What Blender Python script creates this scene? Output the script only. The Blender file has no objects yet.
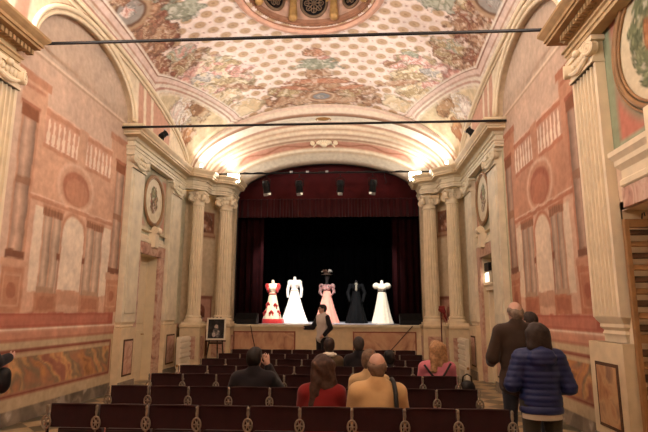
import bpy, math, random
import numpy as np
from mathutils import Vector, Matrix
random.seed(7); RNG = np.random.default_rng(7)
SC = bpy.context.scene
COL = SC.collection
PI = math.pi
A = 4.125                      # half width of the hall; x = 0 is its long axis, +y runs to the stage

# ------------------------------------------------------------------ colour and materials
def lin(c):
    c = np.asarray(c, float) / 255.0
    return np.where(c <= .04045, c / 12.92, ((c + .055) / 1.055) ** 2.4)

def soften(c, k):
    """Faded pigment: mix a linear colour towards its own grey."""
    y = c @ np.array([.2126, .7152, .0722])
    return c * (1 - k) + y[..., None] * k if c.ndim > 1 else c * (1 - k) + y * k

MATS = {}
def mat(name, rgb, rough=.7, metal=0., var=.12, scale=6., bump=0., emit=None, spec=.3, sheen=0.):
    if name in MATS: return MATS[name]
    m = bpy.data.materials.new(name); m.use_nodes = True
    nt = m.node_tree; b = nt.nodes['Principled BSDF']
    c = soften(lin(rgb), .14)
    b.inputs['Roughness'].default_value = rough
    b.inputs['Metallic'].default_value = metal
    b.inputs['Specular IOR Level'].default_value = spec
    if sheen: b.inputs['Sheen Weight'].default_value = sheen
    tc = nt.nodes.new('ShaderNodeTexCoord')
    nz = nt.nodes.new('ShaderNodeTexNoise'); nz.inputs['Scale'].default_value = scale
    nz.inputs['Detail'].default_value = 5
    nt.links.new(tc.outputs['Object'], nz.inputs['Vector'])
    rp = nt.nodes.new('ShaderNodeValToRGB')
    rp.color_ramp.elements[0].position = .3; rp.color_ramp.elements[1].position = .7
    rp.color_ramp.elements[0].color = (*[float(v) * (1 - var) for v in c], 1)
    rp.color_ramp.elements[1].color = (*[min(1., float(v) * (1 + var)) for v in c], 1)
    nt.links.new(nz.outputs['Fac'], rp.inputs['Fac'])
    nt.links.new(rp.outputs['Color'], b.inputs['Base Color'])
    if bump:
        bp = nt.nodes.new('ShaderNodeBump'); bp.inputs['Strength'].default_value = bump
        bp.inputs['Distance'].default_value = .02
        nt.links.new(nz.outputs['Fac'], bp.inputs['Height']); nt.links.new(bp.outputs['Normal'], b.inputs['Normal'])
    if emit:
        b.inputs['Emission Color'].default_value = (*[float(v) for v in lin(emit[0])], 1)
        b.inputs['Emission Strength'].default_value = emit[1]
    MATS[name] = m
    return m

def marble(name, cols, scale=2.5, rough=.45, dist=2.5):
    """Veined painted marble: a warped noise through a many-stop ramp."""
    if name in MATS: return MATS[name]
    m = bpy.data.materials.new(name); m.use_nodes = True
    nt = m.node_tree; b = nt.nodes['Principled BSDF']; b.inputs['Roughness'].default_value = rough
    tc = nt.nodes.new('ShaderNodeTexCoord')
    nz = nt.nodes.new('ShaderNodeTexNoise'); nz.inputs['Scale'].default_value = scale
    nz.inputs['Detail'].default_value = 8; nz.inputs['Distortion'].default_value = dist
    nt.links.new(tc.outputs['Object'], nz.inputs['Vector'])
    rp = nt.nodes.new('ShaderNodeValToRGB')
    n = len(cols)
    while len(rp.color_ramp.elements) < n: rp.color_ramp.elements.new(.5)
    for i, c in enumerate(cols):
        e = rp.color_ramp.elements[i]; e.position = .28 + .44 * i / (n - 1)
        e.color = (*[float(v) for v in soften(lin(c), .2)], 1)
    nt.links.new(nz.outputs['Fac'], rp.inputs['Fac']); nt.links.new(rp.outputs['Color'], b.inputs['Base Color'])
    MATS[name] = m
    return m

def vcol_mat(name, rough=.8):
    """Painted plaster: the pigment is a colour attribute on the dense mesh, broken up by fine noise."""
    if name in MATS: return MATS[name]
    m = bpy.data.materials.new(name); m.use_nodes = True
    nt = m.node_tree; b = nt.nodes['Principled BSDF']; b.inputs['Roughness'].default_value = rough
    b.inputs['Specular IOR Level'].default_value = .2
    at = nt.nodes.new('ShaderNodeVertexColor'); at.layer_name = 'paint'
    tc = nt.nodes.new('ShaderNodeTexCoord'); nz = nt.nodes.new('ShaderNodeTexNoise')
    nz.inputs['Scale'].default_value = 9; nz.inputs['Detail'].default_value = 7
    nt.links.new(tc.outputs['Object'], nz.inputs['Vector'])
    rp = nt.nodes.new('ShaderNodeValToRGB')
    rp.color_ramp.elements[0].position = .3; rp.color_ramp.elements[1].position = .7
    rp.color_ramp.elements[0].color = (.82, .8, .78, 1); rp.color_ramp.elements[1].color = (1, 1, 1, 1)
    nt.links.new(nz.outputs['Fac'], rp.inputs['Fac'])
    mx = nt.nodes.new('ShaderNodeMix'); mx.data_type = 'RGBA'; mx.blend_type = 'MULTIPLY'
    mx.inputs['Factor'].default_value = 1
    nt.links.new(at.outputs['Color'], mx.inputs['A']); nt.links.new(rp.outputs['Color'], mx.inputs['B'])
    nt.links.new(mx.outputs['Result'], b.inputs['Base Color'])
    MATS[name] = m
    return m

# ------------------------------------------------------------------ mesh helpers
class MB:
    def __init__(s): s.v = []; s.f = []; s.m = []; s.i = 0
    def add(s, vs, fs, mi=None):
        o = len(s.v); s.v.extend([tuple(map(float, p)) for p in vs])
        for f in fs: s.f.append(tuple(o + k for k in f)); s.m.append(s.i if mi is None else mi)
    def box(s, c, d, rot=None, mi=None):
        x, y, z = [k / 2 for k in d]
        vs = [Vector((a * x, b * y, g * z)) for g in (-1, 1) for b in (-1, 1) for a in (-1, 1)]
        if rot is not None: vs = [rot @ v for v in vs]
        c = Vector(c)
        s.add([v + c for v in vs], [(0, 2, 3, 1), (4, 5, 7, 6), (0, 1, 5, 4), (2, 6, 7, 3), (0, 4, 6, 2), (1, 3, 7, 5)], mi)
    def bb(s, x0, x1, y0, y1, z0, z1, mi=None):
        s.box(((x0 + x1) / 2, (y0 + y1) / 2, (z0 + z1) / 2), (abs(x1 - x0), abs(y1 - y0), abs(z1 - z0)), None, mi)
    def tube(s, pts, r, n=10, closed=False, mi=None):
        pts = [Vector(p) for p in pts]; N = len(pts)
        rs = r if isinstance(r, (list, tuple)) else [r] * N
        vs = []; fs = []; prev = None
        for i, p in enumerate(pts):
            if closed: t = pts[(i + 1) % N] - pts[i - 1]
            else: t = pts[min(i + 1, N - 1)] - pts[max(i - 1, 0)]
            t.normalize()
            if prev is None:
                u = t.orthogonal().normalized()
            else:
                u = prev - t * prev.dot(t)
                u = u.normalized() if u.length > 1e-6 else t.orthogonal().normalized()
            prev = u; w = t.cross(u)
            for k in range(n):
                a = 2 * PI * k / n
                vs.append(p + (u * math.cos(a) + w * math.sin(a)) * rs[i])
        for i in range(N if closed else N - 1):
            j = (i + 1) % N
            for k in range(n):
                fs.append((i * n + k, i * n + (k + 1) % n, j * n + (k + 1) % n, j * n + k))
        if not closed:
            fs.append(tuple(range(n - 1, -1, -1))); fs.append(tuple((N - 1) * n + k for k in range(n)))
        s.add(vs, fs, mi)
    def cyl(s, a, b, r, r2=None, n=20, mi=None): s.tube([a, b], [r, r if r2 is None else r2], n, False, mi)
    def lathe(s, prof, c=(0, 0, 0), n=32, fn=None, sx=1., sy=1., mi=None, cap=True):
        """prof: (radius, z) from bottom to top; fn(angle, t) scales the radius."""
        vs = []; fs = []; N = len(prof)
        for i, (r, z) in enumerate(prof):
            for k in range(n):
                a = 2 * PI * k / n
                q = r * (fn(a, i / max(1, N - 1)) if fn else 1)
                vs.append((c[0] + q * math.cos(a) * sx, c[1] + q * math.sin(a) * sy, c[2] + z))
        for i in range(N - 1):
            for k in range(n):
                fs.append((i * n + k, i * n + (k + 1) % n, (i + 1) * n + (k + 1) % n, (i + 1) * n + k))
        if cap:
            fs.append(tuple(range(n - 1, -1, -1))); fs.append(tuple((N - 1) * n + k for k in range(n)))
        s.add(vs, fs, mi)
    def ell(s, c, r, rot=None, n=16, m=10, mi=None):
        vs = []; fs = []; c = Vector(c)
        for i in range(m + 1):
            t = PI * i / m
            for k in range(n):
                a = 2 * PI * k / n
                v = Vector((r[0] * math.sin(t) * math.cos(a), r[1] * math.sin(t) * math.sin(a), -r[2] * math.cos(t)))
                if rot is not None: v = rot @ v
                vs.append(v + c)
        for i in range(m):
            for k in range(n):
                fs.append((i * n + k, i * n + (k + 1) % n, (i + 1) * n + (k + 1) % n, (i + 1) * n + k))
        s.add(vs, fs, mi)
    def ring(s, c, axu, axv, ru, rv, r, n=32, k=8, mi=None):
        """Torus whose loop is an ellipse spanned by axu, axv."""
        c = Vector(c); axu = Vector(axu); axv = Vector(axv)
        s.tube([c + axu * (ru * math.cos(2 * PI * i / n)) + axv * (rv * math.sin(2 * PI * i / n)) for i in range(n)], r, k, True, mi)
    def prism(s, poly, z0, z1, mi=None):
        """Extrude a plan polygon (x, y) from z0 to z1."""
        n = len(poly)
        vs = [(x, y, z0) for x, y in poly] + [(x, y, z1) for x, y in poly]
        fs = [tuple(range(n - 1, -1, -1)), tuple(range(n, 2 * n))]
        fs += [(i, (i + 1) % n, n + (i + 1) % n, n + i) for i in range(n)]
        s.add(vs, fs, mi)
    def sweep(s, path, prof, mi=None, caps=True):
        """Sweep a moulding (offset, z) along a plan polyline; the offset is to the left of travel."""
        P = [Vector((p[0], p[1])) for p in path]; N = len(P); M = len(prof); vs = []; fs = []
        for i in range(N):
            d0 = (P[i] - P[i - 1]).normalized() if i else None
            d1 = (P[i + 1] - P[i]).normalized() if i < N - 1 else None
            d0 = d0 or d1; d1 = d1 or d0
            n0 = Vector((-d0.y, d0.x)); n1 = Vector((-d1.y, d1.x))
            m = n0 + n1
            if m.length < 1e-5: m = n0.copy()
            m.normalize(); k = 1 / max(.35, m.dot(n0))
            for o, z in prof: vs.append((P[i].x + m.x * o * k, P[i].y + m.y * o * k, z))
        for i in range(N - 1):
            for j in range(M - 1):
                fs.append((i * M + j, (i + 1) * M + j, (i + 1) * M + j + 1, i * M + j + 1))
        if caps:
            fs.append(tuple(range(M))); fs.append(tuple((N - 1) * M + j for j in range(M - 1, -1, -1)))
        s.add(vs, fs, mi)
    def build(s, name, mats, parent=None, smooth=None, bevel=0., loc=None, fix=True):
        me = bpy.data.meshes.new(name)
        me.from_pydata(s.v, [], s.f)
        for m in (mats if isinstance(mats, (list, tuple)) else [mats]): me.materials.append(m)
        me.polygons.foreach_set('material_index', s.m)
        me.validate(); me.update()
        if fix:
            import bmesh
            bm = bmesh.new(); bm.from_mesh(me); bmesh.ops.recalc_face_normals(bm, faces=bm.faces); bm.to_mesh(me); bm.free()
        if smooth:
            me.polygons.foreach_set('use_smooth', [True] * len(me.polygons))
            if smooth is not True:
                me.set_sharp_from_angle(angle=math.radians(smooth))
        o = bpy.data.objects.new(name, me); COL.objects.link(o)
        if parent is not None: o.parent = parent
        if loc: o.location = loc
        if bevel:
            b = o.modifiers.new('edge', 'BEVEL'); b.width = bevel; b.segments = 2; b.limit_method = 'ANGLE'
        return o

def tag(o, label, cat, group=None):
    o['label'] = label; o['category'] = cat
    if group: o['group'] = group
    return o
def thing(name, label, cat, loc=(0, 0, 0), rz=0., group=None):
    o = bpy.data.objects.new(name, None); COL.objects.link(o)
    o.location = loc; o.rotation_euler = (0, 0, rz); o.empty_display_size = .1
    return tag(o, label, cat, group)
def struct(o): o['kind'] = 'structure'; return o
def dup(root, loc, rz, label, group=None, skip=()):
    r = root.copy(); COL.objects.link(r); r.location = loc; r.rotation_euler = (0, 0, rz)
    r['label'] = label
    if group: r['group'] = group
    for ch in list(root.children):
        if ch.name.split('.')[0] in skip: continue
        c = ch.copy(); COL.objects.link(c); c.parent = r
        for g in ch.children:
            d = g.copy(); COL.objects.link(d); d.parent = c
    return r

# ------------------------------------------------------------------ painting on dense grids
def vnoise(x, y, seed=0):
    xi = np.floor(x).astype(int); yi = np.floor(y).astype(int); fx = x - xi; fy = y - yi
    fx = fx * fx * (3 - 2 * fx); fy = fy * fy * (3 - 2 * fy)
    def h(a, b):
        n = (a * 374761393 + b * 668265263 + seed * 974634777) & 0x7fffffff
        n = ((n ^ (n >> 13)) * 1274126177) & 0x7fffffff
        return ((n ^ (n >> 16)) & 0xffff) / 65535.
    return (h(xi, yi) * (1 - fx) + h(xi + 1, yi) * fx) * (1 - fy) + (h(xi, yi + 1) * (1 - fx) + h(xi + 1, yi + 1) * fx) * fy
def fbm(x, y, seed=0, o=4):
    s = 0; a = .5
    for i in range(o):
        s = s + a * vnoise(x, y, seed + i * 17); x = x * 2.03; y = y * 2.03; a *= .5
    return s / (1 - .5 ** o)

class Canvas:
    def __init__(s, U, V, base):
        s.U = U; s.V = V; s.c = np.ones(U.shape + (3,)) * np.asarray(base, float)
        s.wu = 0; s.wv = 0
    def warp(s, amp, freq, seed):
        s.wu = (fbm(s.U * freq, s.V * freq, seed) - .5) * amp * 2; s.wv = (fbm(s.U * freq, s.V * freq, seed + 50) - .5) * amp * 2
    def put(s, mask, col, al=1.):
        k = np.clip(mask, 0, 1)[..., None] * al
        s.c = s.c * (1 - k) + np.asarray(col, float) * k
    def rect(s, u0, u1, v0, v1, col, al=1., soft=.02):
        U = s.U + s.wu; V = s.V + s.wv
        m = np.clip((U - u0) / soft + .5, 0, 1) * np.clip((u1 - U) / soft + .5, 0, 1) * np.clip((V - v0) / soft + .5, 0, 1) * np.clip((v1 - V) / soft + .5, 0, 1)
        s.put(m, col, al)
    def frame(s, u0, u1, v0, v1, w, col, al=1.):
        s.rect(u0, u1, v0, v0 + w, col, al); s.rect(u0, u1, v1 - w, v1, col, al)
        s.rect(u0, u0 + w, v0, v1, col, al); s.rect(u1 - w, u1, v0, v1, col, al)
    def ell(s, u, v, ru, rv, col, al=1., soft=.15, rot=0., inner=0.):
        U = s.U + s.wu - u; V = s.V + s.wv - v
        c, q = math.cos(rot), math.sin(rot)
        d = np.hypot((U * c + V * q) / ru, (-U * q + V * c) / rv)
        m = np.clip((1 - d) / soft + .5, 0, 1)
        if inner: m = m * np.clip((d - inner) / soft + .5, 0, 1)
        s.put(m, col, al)
    def blob(s, u, v, ru, rv, cols, seed, rot=0., freq=6., ragged=.6, al=1.):
        """A painterly mass: ragged outline, mottled with several pigments."""
        U = s.U + s.wu - u; V = s.V + s.wv - v
        c, q = math.cos(rot), math.sin(rot)
        d = np.hypot((U * c + V * q) / ru, (-U * q + V * c) / rv)
        n = fbm(s.U * freq, s.V * freq, seed)
        m = np.clip((1 - d + (n - .5) * ragged * 1.6) / .12, 0, 1)
        w1 = fbm(s.U * freq * .5, s.V * freq * .5, seed + 3) * 3
        t = np.clip((fbm(s.U * freq * .75 + w1, s.V * freq * .75 - w1, seed + 5, 3) - .25) * 2, 0, .999) * (len(cols) - 1)
        cs = np.asarray(cols, float); i = t.astype(int); f = (t - i)[..., None]
        j = np.minimum(i + 1, len(cols) - 1)
        colr = cs[i] * (1 - f) + cs[j] * f
        q = (1 - d + (n - .5) * ragged * 1.6) / .12
        colr = colr * (1 - .24 * np.exp(-((q - .7) / .8) ** 2))[..., None]
        tf = t - np.floor(t); colr = colr * (1 - .13 * np.exp(-((tf - .5) / .12) ** 2))[..., None]
        hl = np.clip((fbm(s.U * freq * 1.4, s.V * freq * 1.4, seed + 23) - .62) / .08, 0, 1)[..., None]
        colr = colr * (1 - hl * .55) + np.array((250., 232, 212)) * hl * .55
        k = m[..., None] * al
        s.c = s.c * (1 - k) + colr * k
    def vol(s, u0, u1, v0, v1, col, shade=.35):
        """A painted round shaft: trompe-l'oeil modelling across its width, as the fresco painter laid it in."""
        U = s.U + s.wu; V = s.V
        m = np.clip((U - u0) / .02 + .5, 0, 1) * np.clip((u1 - U) / .02 + .5, 0, 1) * np.clip((V - v0) / .03 + .5, 0, 1) * np.clip((v1 - V) / .03 + .5, 0, 1)
        t = np.clip((U - u0) / (u1 - u0), 0, 1)
        k = 1 - shade * np.abs(t - .38) * 1.6
        colr = np.asarray(col, float)[None, None, :] * k[..., None]
        mm = m[..., None] * .85
        s.c = s.c * (1 - mm) + colr * mm
    def mottle(s, amp, freq, seed):
        s.c = s.c * (1 + amp * (fbm(s.U * freq, s.V * freq, seed) - .5) * 2)[..., None]

class Paint:
    """Collects painted grids (and plain faces) into one mesh with a colour attribute."""
    def __init__(s): s.v = []; s.f = []; s.c = []; s.n = 0
    def grid(s, XYZ, RGB, mask=None, flip=False):
        nu, nv = XYZ.shape[:2]
        s.v.append(XYZ.reshape(-1, 3)); s.c.append(np.clip(RGB, 0, 255).reshape(-1, 3))
        idx = np.arange(nu * nv).reshape(nu, nv) + s.n
        q = np.stack([idx[:-1, :-1], idx[1:, :-1], idx[1:, 1:], idx[:-1, 1:]], -1)
        if flip: q = q[..., ::-1]
        if mask is not None: q = q[mask]
        s.f.append(q.reshape(-1, 4)); s.n += nu * nv
    def build(s, name, m, parent=None, smooth=True):
        V = np.concatenate(s.v); F = np.concatenate(s.f); C = soften(lin(np.concatenate(s.c)), .17)
        me = bpy.data.meshes.new(name)
        me.vertices.add(len(V)); me.vertices.foreach_set('co', V.astype(np.float32).ravel())
        me.loops.add(F.size); me.loops.foreach_set('vertex_index', F.astype(np.int32).ravel())
        me.polygons.add(len(F)); me.polygons.foreach_set('loop_start', np.arange(0, F.size, 4, dtype=np.int32))
        me.polygons.foreach_set('loop_total', np.full(len(F), 4, np.int32))
        me.update(calc_edges=True)
        at = me.color_attributes.new('paint', 'FLOAT_COLOR', 'POINT')
        at.data.foreach_set('color', np.concatenate([C, np.ones((len(C), 1))], 1).astype(np.float32).ravel())
        me.materials.append(m); me.validate()
        if smooth: me.polygons.foreach_set('use_smooth', [True] * len(me.polygons))
        o = bpy.data.objects.new(name, me); COL.objects.link(o)
        if parent is not None: o.parent = parent
        return o

# ------------------------------------------------------------------ soft bodies from blended round cones
def _rc(P, a, b, ra, rb):
    ba = b - a; L = max(1e-9, ba @ ba)
    t = np.clip(((P - a) @ ba) / L, 0, 1)
    return np.linalg.norm(P - a - t[..., None] * ba, axis=-1) - (ra + (rb - ra) * t)
def _el(P, c, r, R=None):
    q = P - c
    if R is not None: q = q @ R
    k0 = np.linalg.norm(q / r, axis=-1); k1 = np.linalg.norm(q / (r * r), axis=-1)
    return k0 * (k0 - 1) / np.maximum(k1, 1e-9)
def cone(a, b, ra, rb=None, k=.02, t=0): return ('c', np.array(a, float), np.array(b, float), ra, ra if rb is None else rb, k, t)
def elp(c, r, R=None, k=.02, t=0, op='u'): return ('e', np.array(c, float), np.array(r, float), R, op, k, t)

def soft(prims, h, noise=0., nf=60., ridge=None):
    lo = np.full(3, 1e9); hi = np.full(3, -1e9); bxs = []
    for p in prims:
        if p[0] == 'c':
            m = max(p[3], p[4]); a = np.minimum(p[1], p[2]) - m; b = np.maximum(p[1], p[2]) + m
        else:
            m = p[2].max() if p[3] is not None else p[2]; a = p[1] - m; b = p[1] + m
        bxs.append((a, b))
        if not (p[0] == 'e' and p[4] == 's'): lo = np.minimum(lo, a); hi = np.maximum(hi, b)
    lo -= 3 * h + noise; hi += 3 * h + noise
    n = np.ceil((hi - lo) / h).astype(int) + 1
    D = np.full(n, .15, np.float32); T = np.zeros(n, np.int8); B = np.full(n, .15, np.float32)
    ax = [lo[i] + h * np.arange(n[i]) for i in range(3)]
    for p, (a, b) in zip(prims, bxs):
        k = p[5]; mg = k + 4 * h
        i0 = np.clip(np.floor((a - mg - lo) / h).astype(int), 0, n - 1); i1 = np.clip(np.ceil((b + mg - lo) / h).astype(int) + 1, 1, n)
        if (i1 <= i0).any(): continue
        sl = tuple(slice(i0[i], i1[i]) for i in range(3))
        P = np.stack(np.meshgrid(*[ax[i][sl[i]] for i in range(3)], indexing='ij'), -1)
        d = _rc(P, p[1], p[2], p[3], p[4]) if p[0] == 'c' else _el(P, p[1], p[2], p[3])
        cur = D[sl]
        if p[0] == 'e' and p[4] == 's':
            D[sl] = np.maximum(cur, -d); continue
        hh = np.maximum(k - np.abs(cur - d), 0) / max(k, 1e-6)
        D[sl] = np.minimum(cur, d) - hh * hh * k * .25
        bt = B[sl]; w = d < bt
        T[sl] = np.where(w, p[6], T[sl]); B[sl] = np.where(w, d, bt)
    if noise or ridge:
        X, Y, Z = np.meshgrid(*ax, indexing='ij')
        if noise:
            D += noise * (np.sin(X * nf + 2 * np.sin(Z * nf * .4)) * np.sin(Y * nf * .9 + 1.3) * .6 + .4 * np.sin(Z * nf * .7 + X * nf * .5)).astype(np.float32)
        if ridge: D += (ridge[0] * np.abs(np.sin(Z * PI / ridge[1])) ** .7 * -1 + ridge[0] * .6).astype(np.float32)
    S = D < 0
    c = np.zeros(n - 1, np.int8); offs = [(i, j, k) for i in (0, 1) for j in (0, 1) for k in (0, 1)]
    sub = lambda Q, o: Q[o[0]:n[0] - 1 + o[0], o[1]:n[1] - 1 + o[1], o[2]:n[2] - 1 + o[2]]
    for o in offs: c += sub(S, o)
    act = (c > 0) & (c < 8)
    idx = np.full(n - 1, -1, np.int64); ids = np.argwhere(act); idx[act] = np.arange(len(ids))
    acc = np.zeros((len(ids), 3)); cnt = np.zeros(len(ids))
    for o in offs:
        for axi in range(3):
            if o[axi]: continue
            o2 = list(o); o2[axi] = 1
            d0 = D[tuple((ids + o).T)]; d1 = D[tuple((ids + o2).T)]
            x = (d0 < 0) != (d1 < 0)
            t = np.where(x, d0 / np.where(x, d0 - d1, 1), 0)
            p = ids + np.array(o, float); p[:, axi] += t
            acc[x] += p[x]; cnt[x] += 1
    V = lo + h * acc / cnt[:, None]
    F = []
    for axi in range(3):
        u, w = [(1, 2), (2, 0), (0, 1)][axi]
        s0 = [slice(1, -1)] * 3; s0[axi] = slice(0, -1); s1 = list(s0); s1[axi] = slice(1, None)
        a = S[tuple(s0)]; b = S[tuple(s1)]
        for flip in (0, 1):
            e = np.argwhere((a & ~b) if not flip else (~a & b))
            if not len(e): continue
            g = e.copy(); g[:, u] += 1; g[:, w] += 1
            qs = []
            for du, dw in ((0, 0), (-1, 0), (-1, -1), (0, -1)):
                q = g.copy(); q[:, u] += du; q[:, w] += dw; qs.append(idx[tuple(q.T)])
            q = np.stack(qs, -1)
            F.append(q if not flip else q[:, ::-1])
    F = np.concatenate(F)
    ti = np.clip(np.round((V - lo) / h).astype(int), 0, n - 1); tag_v = T[tuple(ti.T)]
    return V, F, tag_v[F[:, 0]]

def soft_obj(name, prims, mats, h, parent=None, **kw):
    V, F, t = soft(prims, h, **kw)
    me = bpy.data.meshes.new(name); me.from_pydata(V.tolist(), [], F.tolist())
    for m in (mats if isinstance(mats, (list, tuple)) else [mats]): me.materials.append(m)
    me.polygons.foreach_set('material_index', np.minimum(t, len(me.materials) - 1).astype(np.int32))
    me.polygons.foreach_set('use_smooth', [True] * len(me.polygons)); me.update()
    o = bpy.data.objects.new(name, me); COL.objects.link(o)
    if parent is not None: o.parent = parent
    return o

# ------------------------------------------------------------------ palette
PLASTER = vcol_mat('painted_plaster')
FRESCO = vcol_mat('fresco_plaster', .75)
CREAM = mat('cream_stucco', (222, 196, 152), .75, var=.1, scale=5)
CREAM2 = mat('pale_stucco', (232, 210, 172), .75, var=.08, scale=5)
OCHRE = mat('ochre_stucco', (170, 132, 82), .75, var=.14, scale=7)
STONE = mat('warm_grey_stucco', (222, 206, 172), .75, var=.12, scale=4)
PINKST = mat('pink_stucco', (216, 160, 130), .75, var=.15, scale=5)
GOLD = mat('dull_gilding', (176, 128, 60), .5, .3, var=.2, scale=12)
DARKBROWN = mat('dark_brown_paint', (92, 62, 40), .8)  # plain dark brown for the borders round the pedestal panels
PINKMARB = marble('pink_marble', [(150, 92, 70), (196, 138, 108), (214, 170, 138), (170, 110, 82)], 2.2, .4)
BROWNMARB = marble('orange_marble', [(140, 84, 44), (190, 124, 66), (206, 156, 96), (150, 104, 70)], 1.6, .5)
GREYMARB = marble('grey_marble', [(104, 92, 76), (142, 128, 106), (120, 104, 84), (160, 146, 122)], 1.8, .5)
BLACK = mat('black_metal', (22, 20, 20), .45, .4, var=.1)
IRON = mat('dark_iron', (34, 28, 24), .5, .6, var=.2)
WHITE = mat('off_white_enamel', (222, 206, 178), .4, var=.04)

# ------------------------------------------------------------------ vault shape
LUN_C = 8.85
def zG(y): return 5.8 + 1.35 * np.sqrt(np.maximum(0, 1 - ((y - LUN_C) / 5.6) ** 2))
def z0(y): return np.interp(y, [0, 8, 10, 11.5, 13, 14.74], [8.5, 8.5, 8.45, 8.35, 8.15, 7.85])
def gU(u): return np.maximum(0, 1 - u * u) ** .55
def zc(x, y):
    u = np.clip(np.abs(x) / 3.98, 0, 1)
    return zG(y) + (z0(y) - zG(y)) * gU(u)
OC = (0., 9.86); OR = 1.54

def build_ceiling():
    tu = np.linspace(-PI / 2, PI / 2, 331); x = 3.98 * np.sin(tu)
    y = np.concatenate([np.linspace(-3, 6, 24)[:-1], np.linspace(6, 14.74, 300)])
    X, Y = np.meshgrid(x, y, indexing='ij'); Z = zc(X, Y)
    xs = np.linspace(0, 3.98, 4000); zz = zc(xs, np.full_like(xs, 11.))
    arc = np.concatenate([[0], np.cumsum(np.hypot(np.diff(xs), np.diff(zz)))])
    S = np.sign(X) * np.interp(np.abs(X), xs, arc)
    sx = lambda v: math.copysign(float(np.interp(abs(v), xs, arc)), v)
    C = Canvas(S, Y, (250, 224, 208)); C.mottle(.07, 1.3, 3)
    # rosettes of the painted coffering, in staggered rows
    dx, dy = .47, .29
    r = np.round((Y - 12.6) / dy).astype(int)
    for rr in (-1, 0, 1):
        row = r + rr; off = np.where(row % 2 == 0, 0, dx / 2)
        kx = np.round((S - off) / dx)
        u = S - off - kx * dx; v = Y - 12.6 - row * dy
        d = np.hypot(u / .155, v / .125)
        C.put((1.16 - d) / .12, (248, 224, 208)); C.put((1 - d) / .25, (206, 164, 122))
        ang = np.arctan2(v, u)
        C.put((.62 - d + .12 * np.cos(5 * ang)) / .1, (214, 176, 132), .6); C.put((.26 - d) / .1, (180, 136, 92), .8)
        kx2 = np.round((S - off - dx / 2) / dx)
        d2 = np.hypot((S - off - dx / 2 - kx2 * dx) / .03, (Y - 12.6 - row * dy) / .03)
        C.put((1 - d2) / .3, (206, 156, 134))
    BR = [(150, 104, 72), (186, 132, 94), (208, 160, 120), (220, 184, 150), (164, 112, 80)]
    RB = [(140, 84, 60), (172, 106, 76), (190, 130, 98), (156, 110, 84)]
    GN = [(164, 164, 136), (196, 192, 166), (146, 146, 116), (214, 206, 184)]
    TN = [(188, 156, 104), (220, 190, 140), (164, 130, 88), (236, 214, 174)]
    PK = [(228, 160, 140), (240, 194, 176), (206, 128, 108), (244, 214, 200)]
    GY = [(176, 164, 152), (206, 192, 178), (152, 142, 134), (222, 208, 194)]
    CRM = [(238, 212, 170), (226, 190, 140), (246, 226, 196)]
    OR_ = [(214, 140, 100), (228, 166, 128), (196, 122, 86), (236, 192, 160)]
    C.warp(.05, 3., 11)
    # middle cartouche over the stage arch
    C.blob(0, 14.35, 1.9, .34, BR, 21, freq=5); C.blob(-1.0, 13.95, .62, .3, BR + TN, 22, .25)
    C.blob(1.0, 13.95, .62, .3, BR + TN, 23, -.25); C.blob(0, 13.75, .8, .36, BR, 24)
    C.blob(0, 13.55, 1.1, .12, OR_, 25, ragged=.4); C.blob(-.75, 13.82, .5, .1, OR_, 26, .35, ragged=.4); C.blob(.75, 13.82, .5, .1, OR_, 27, -.35, ragged=.4)
    C.blob(0, 13.2, .42, .2, BR, 28); C.blob(-.02, 12.85, .72, .2, GN, 29); C.blob(.05, 12.62, .5, .12, GN, 30)
    C.blob(-.12, 12.28, .32, .2, OR_ + BR, 31); C.blob(.15, 12.5, .2, .12, PK, 32)
    C.ell(0, 14.3, .42, .26, (226, 192, 158)); C.ell(0, 14.3, .34, .2, (176, 130, 96)); C.ell(0, 14.3, .26, .15, (150, 152, 158))
    C.blob(-.05, 14.3, .16, .1, GY, 33)
    for sg in (-1, 1):
        q = 40 if sg < 0 else 70
        C.blob(sx(sg * 2.2), 14.2, .5, .34, CRM, q + 1, ragged=.4)
        C.blob(sx(sg * 2.95), 12.75, 1.15, .95, TN + CRM + PK, q + 20, sg * -.4, freq=4)
        C.blob(sx(sg * 3.1), 13.25, 1.05, .62, TN + CRM, q + 2, sg * -.5)
        C.blob(sx(sg * 2.45), 12.95, .75, .2, TN, q + 3, sg * -.55, ragged=.35)
        C.blob(sx(sg * 2.2), 13.3, .7, .12, BR, q + 4, sg * -.5, ragged=.4)
        C.blob(sx(sg * 3.3), 12.9, .8, .22, PK + CRM, q + 5, sg * -.4)
        C.blob(sx(sg * 3.0), 12.5, .42, .18, GY + CRM, q + 6, sg * -.3)
        C.blob(sx(sg * 3.55), 12.3, .42, .34, PK, q + 7)
        C.blob(sx(sg * 3.62), 12.55, .2, .16, RB, q + 8)
        C.blob(sx(sg * 2.5), 12.2, .55, .2, TN + PK, q + 9, sg * -.2); C.blob(sx(sg * 2.35), 12.0, .3, .12, GN + TN, q + 21)
        C.blob(sx(sg * 2.0), 12.6, .35, .2, BR + PK, q + 10)
        C.blob(sx(sg * 3.3), 11.65, .7, .34, TN + BR, q + 11, sg * .3)
        C.blob(sx(sg * 3.25), 11.25, .5, .26, TN + GN + PK, q + 12)
        C.blob(sx(sg * 3.75), 11.3, .34, .8, BR + RB, q + 13)
        C.blob(sx(sg * 3.45), 10.2, .6, .8, RB + BR, q + 14)
        C.blob(sx(sg * 3.3), 9.4, .8, .7, RB + BR + TN, q + 15)
        C.blob(sx(sg * 2.7), 9.9, .46, .36, GN, q + 16); C.blob(sx(sg * 2.75), 9.2, .5, .5, GN + RB, q + 17)
        C.ell(sx(sg * 3.62), 9.3, .46, .5, (190, 150, 110)); C.ell(sx(sg * 3.62), 9.3, .36, .4, (120, 84, 60)); C.ell(sx(sg * 3.62), 9.3, .3, .33, (164, 152, 140))
        C.blob(sx(sg * 3.62), 9.25, .2, .2, GY + PK, q + 18)
        C.blob(sx(sg * 3.4), 8.4, .7, .8, RB + BR, q + 19)
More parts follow.
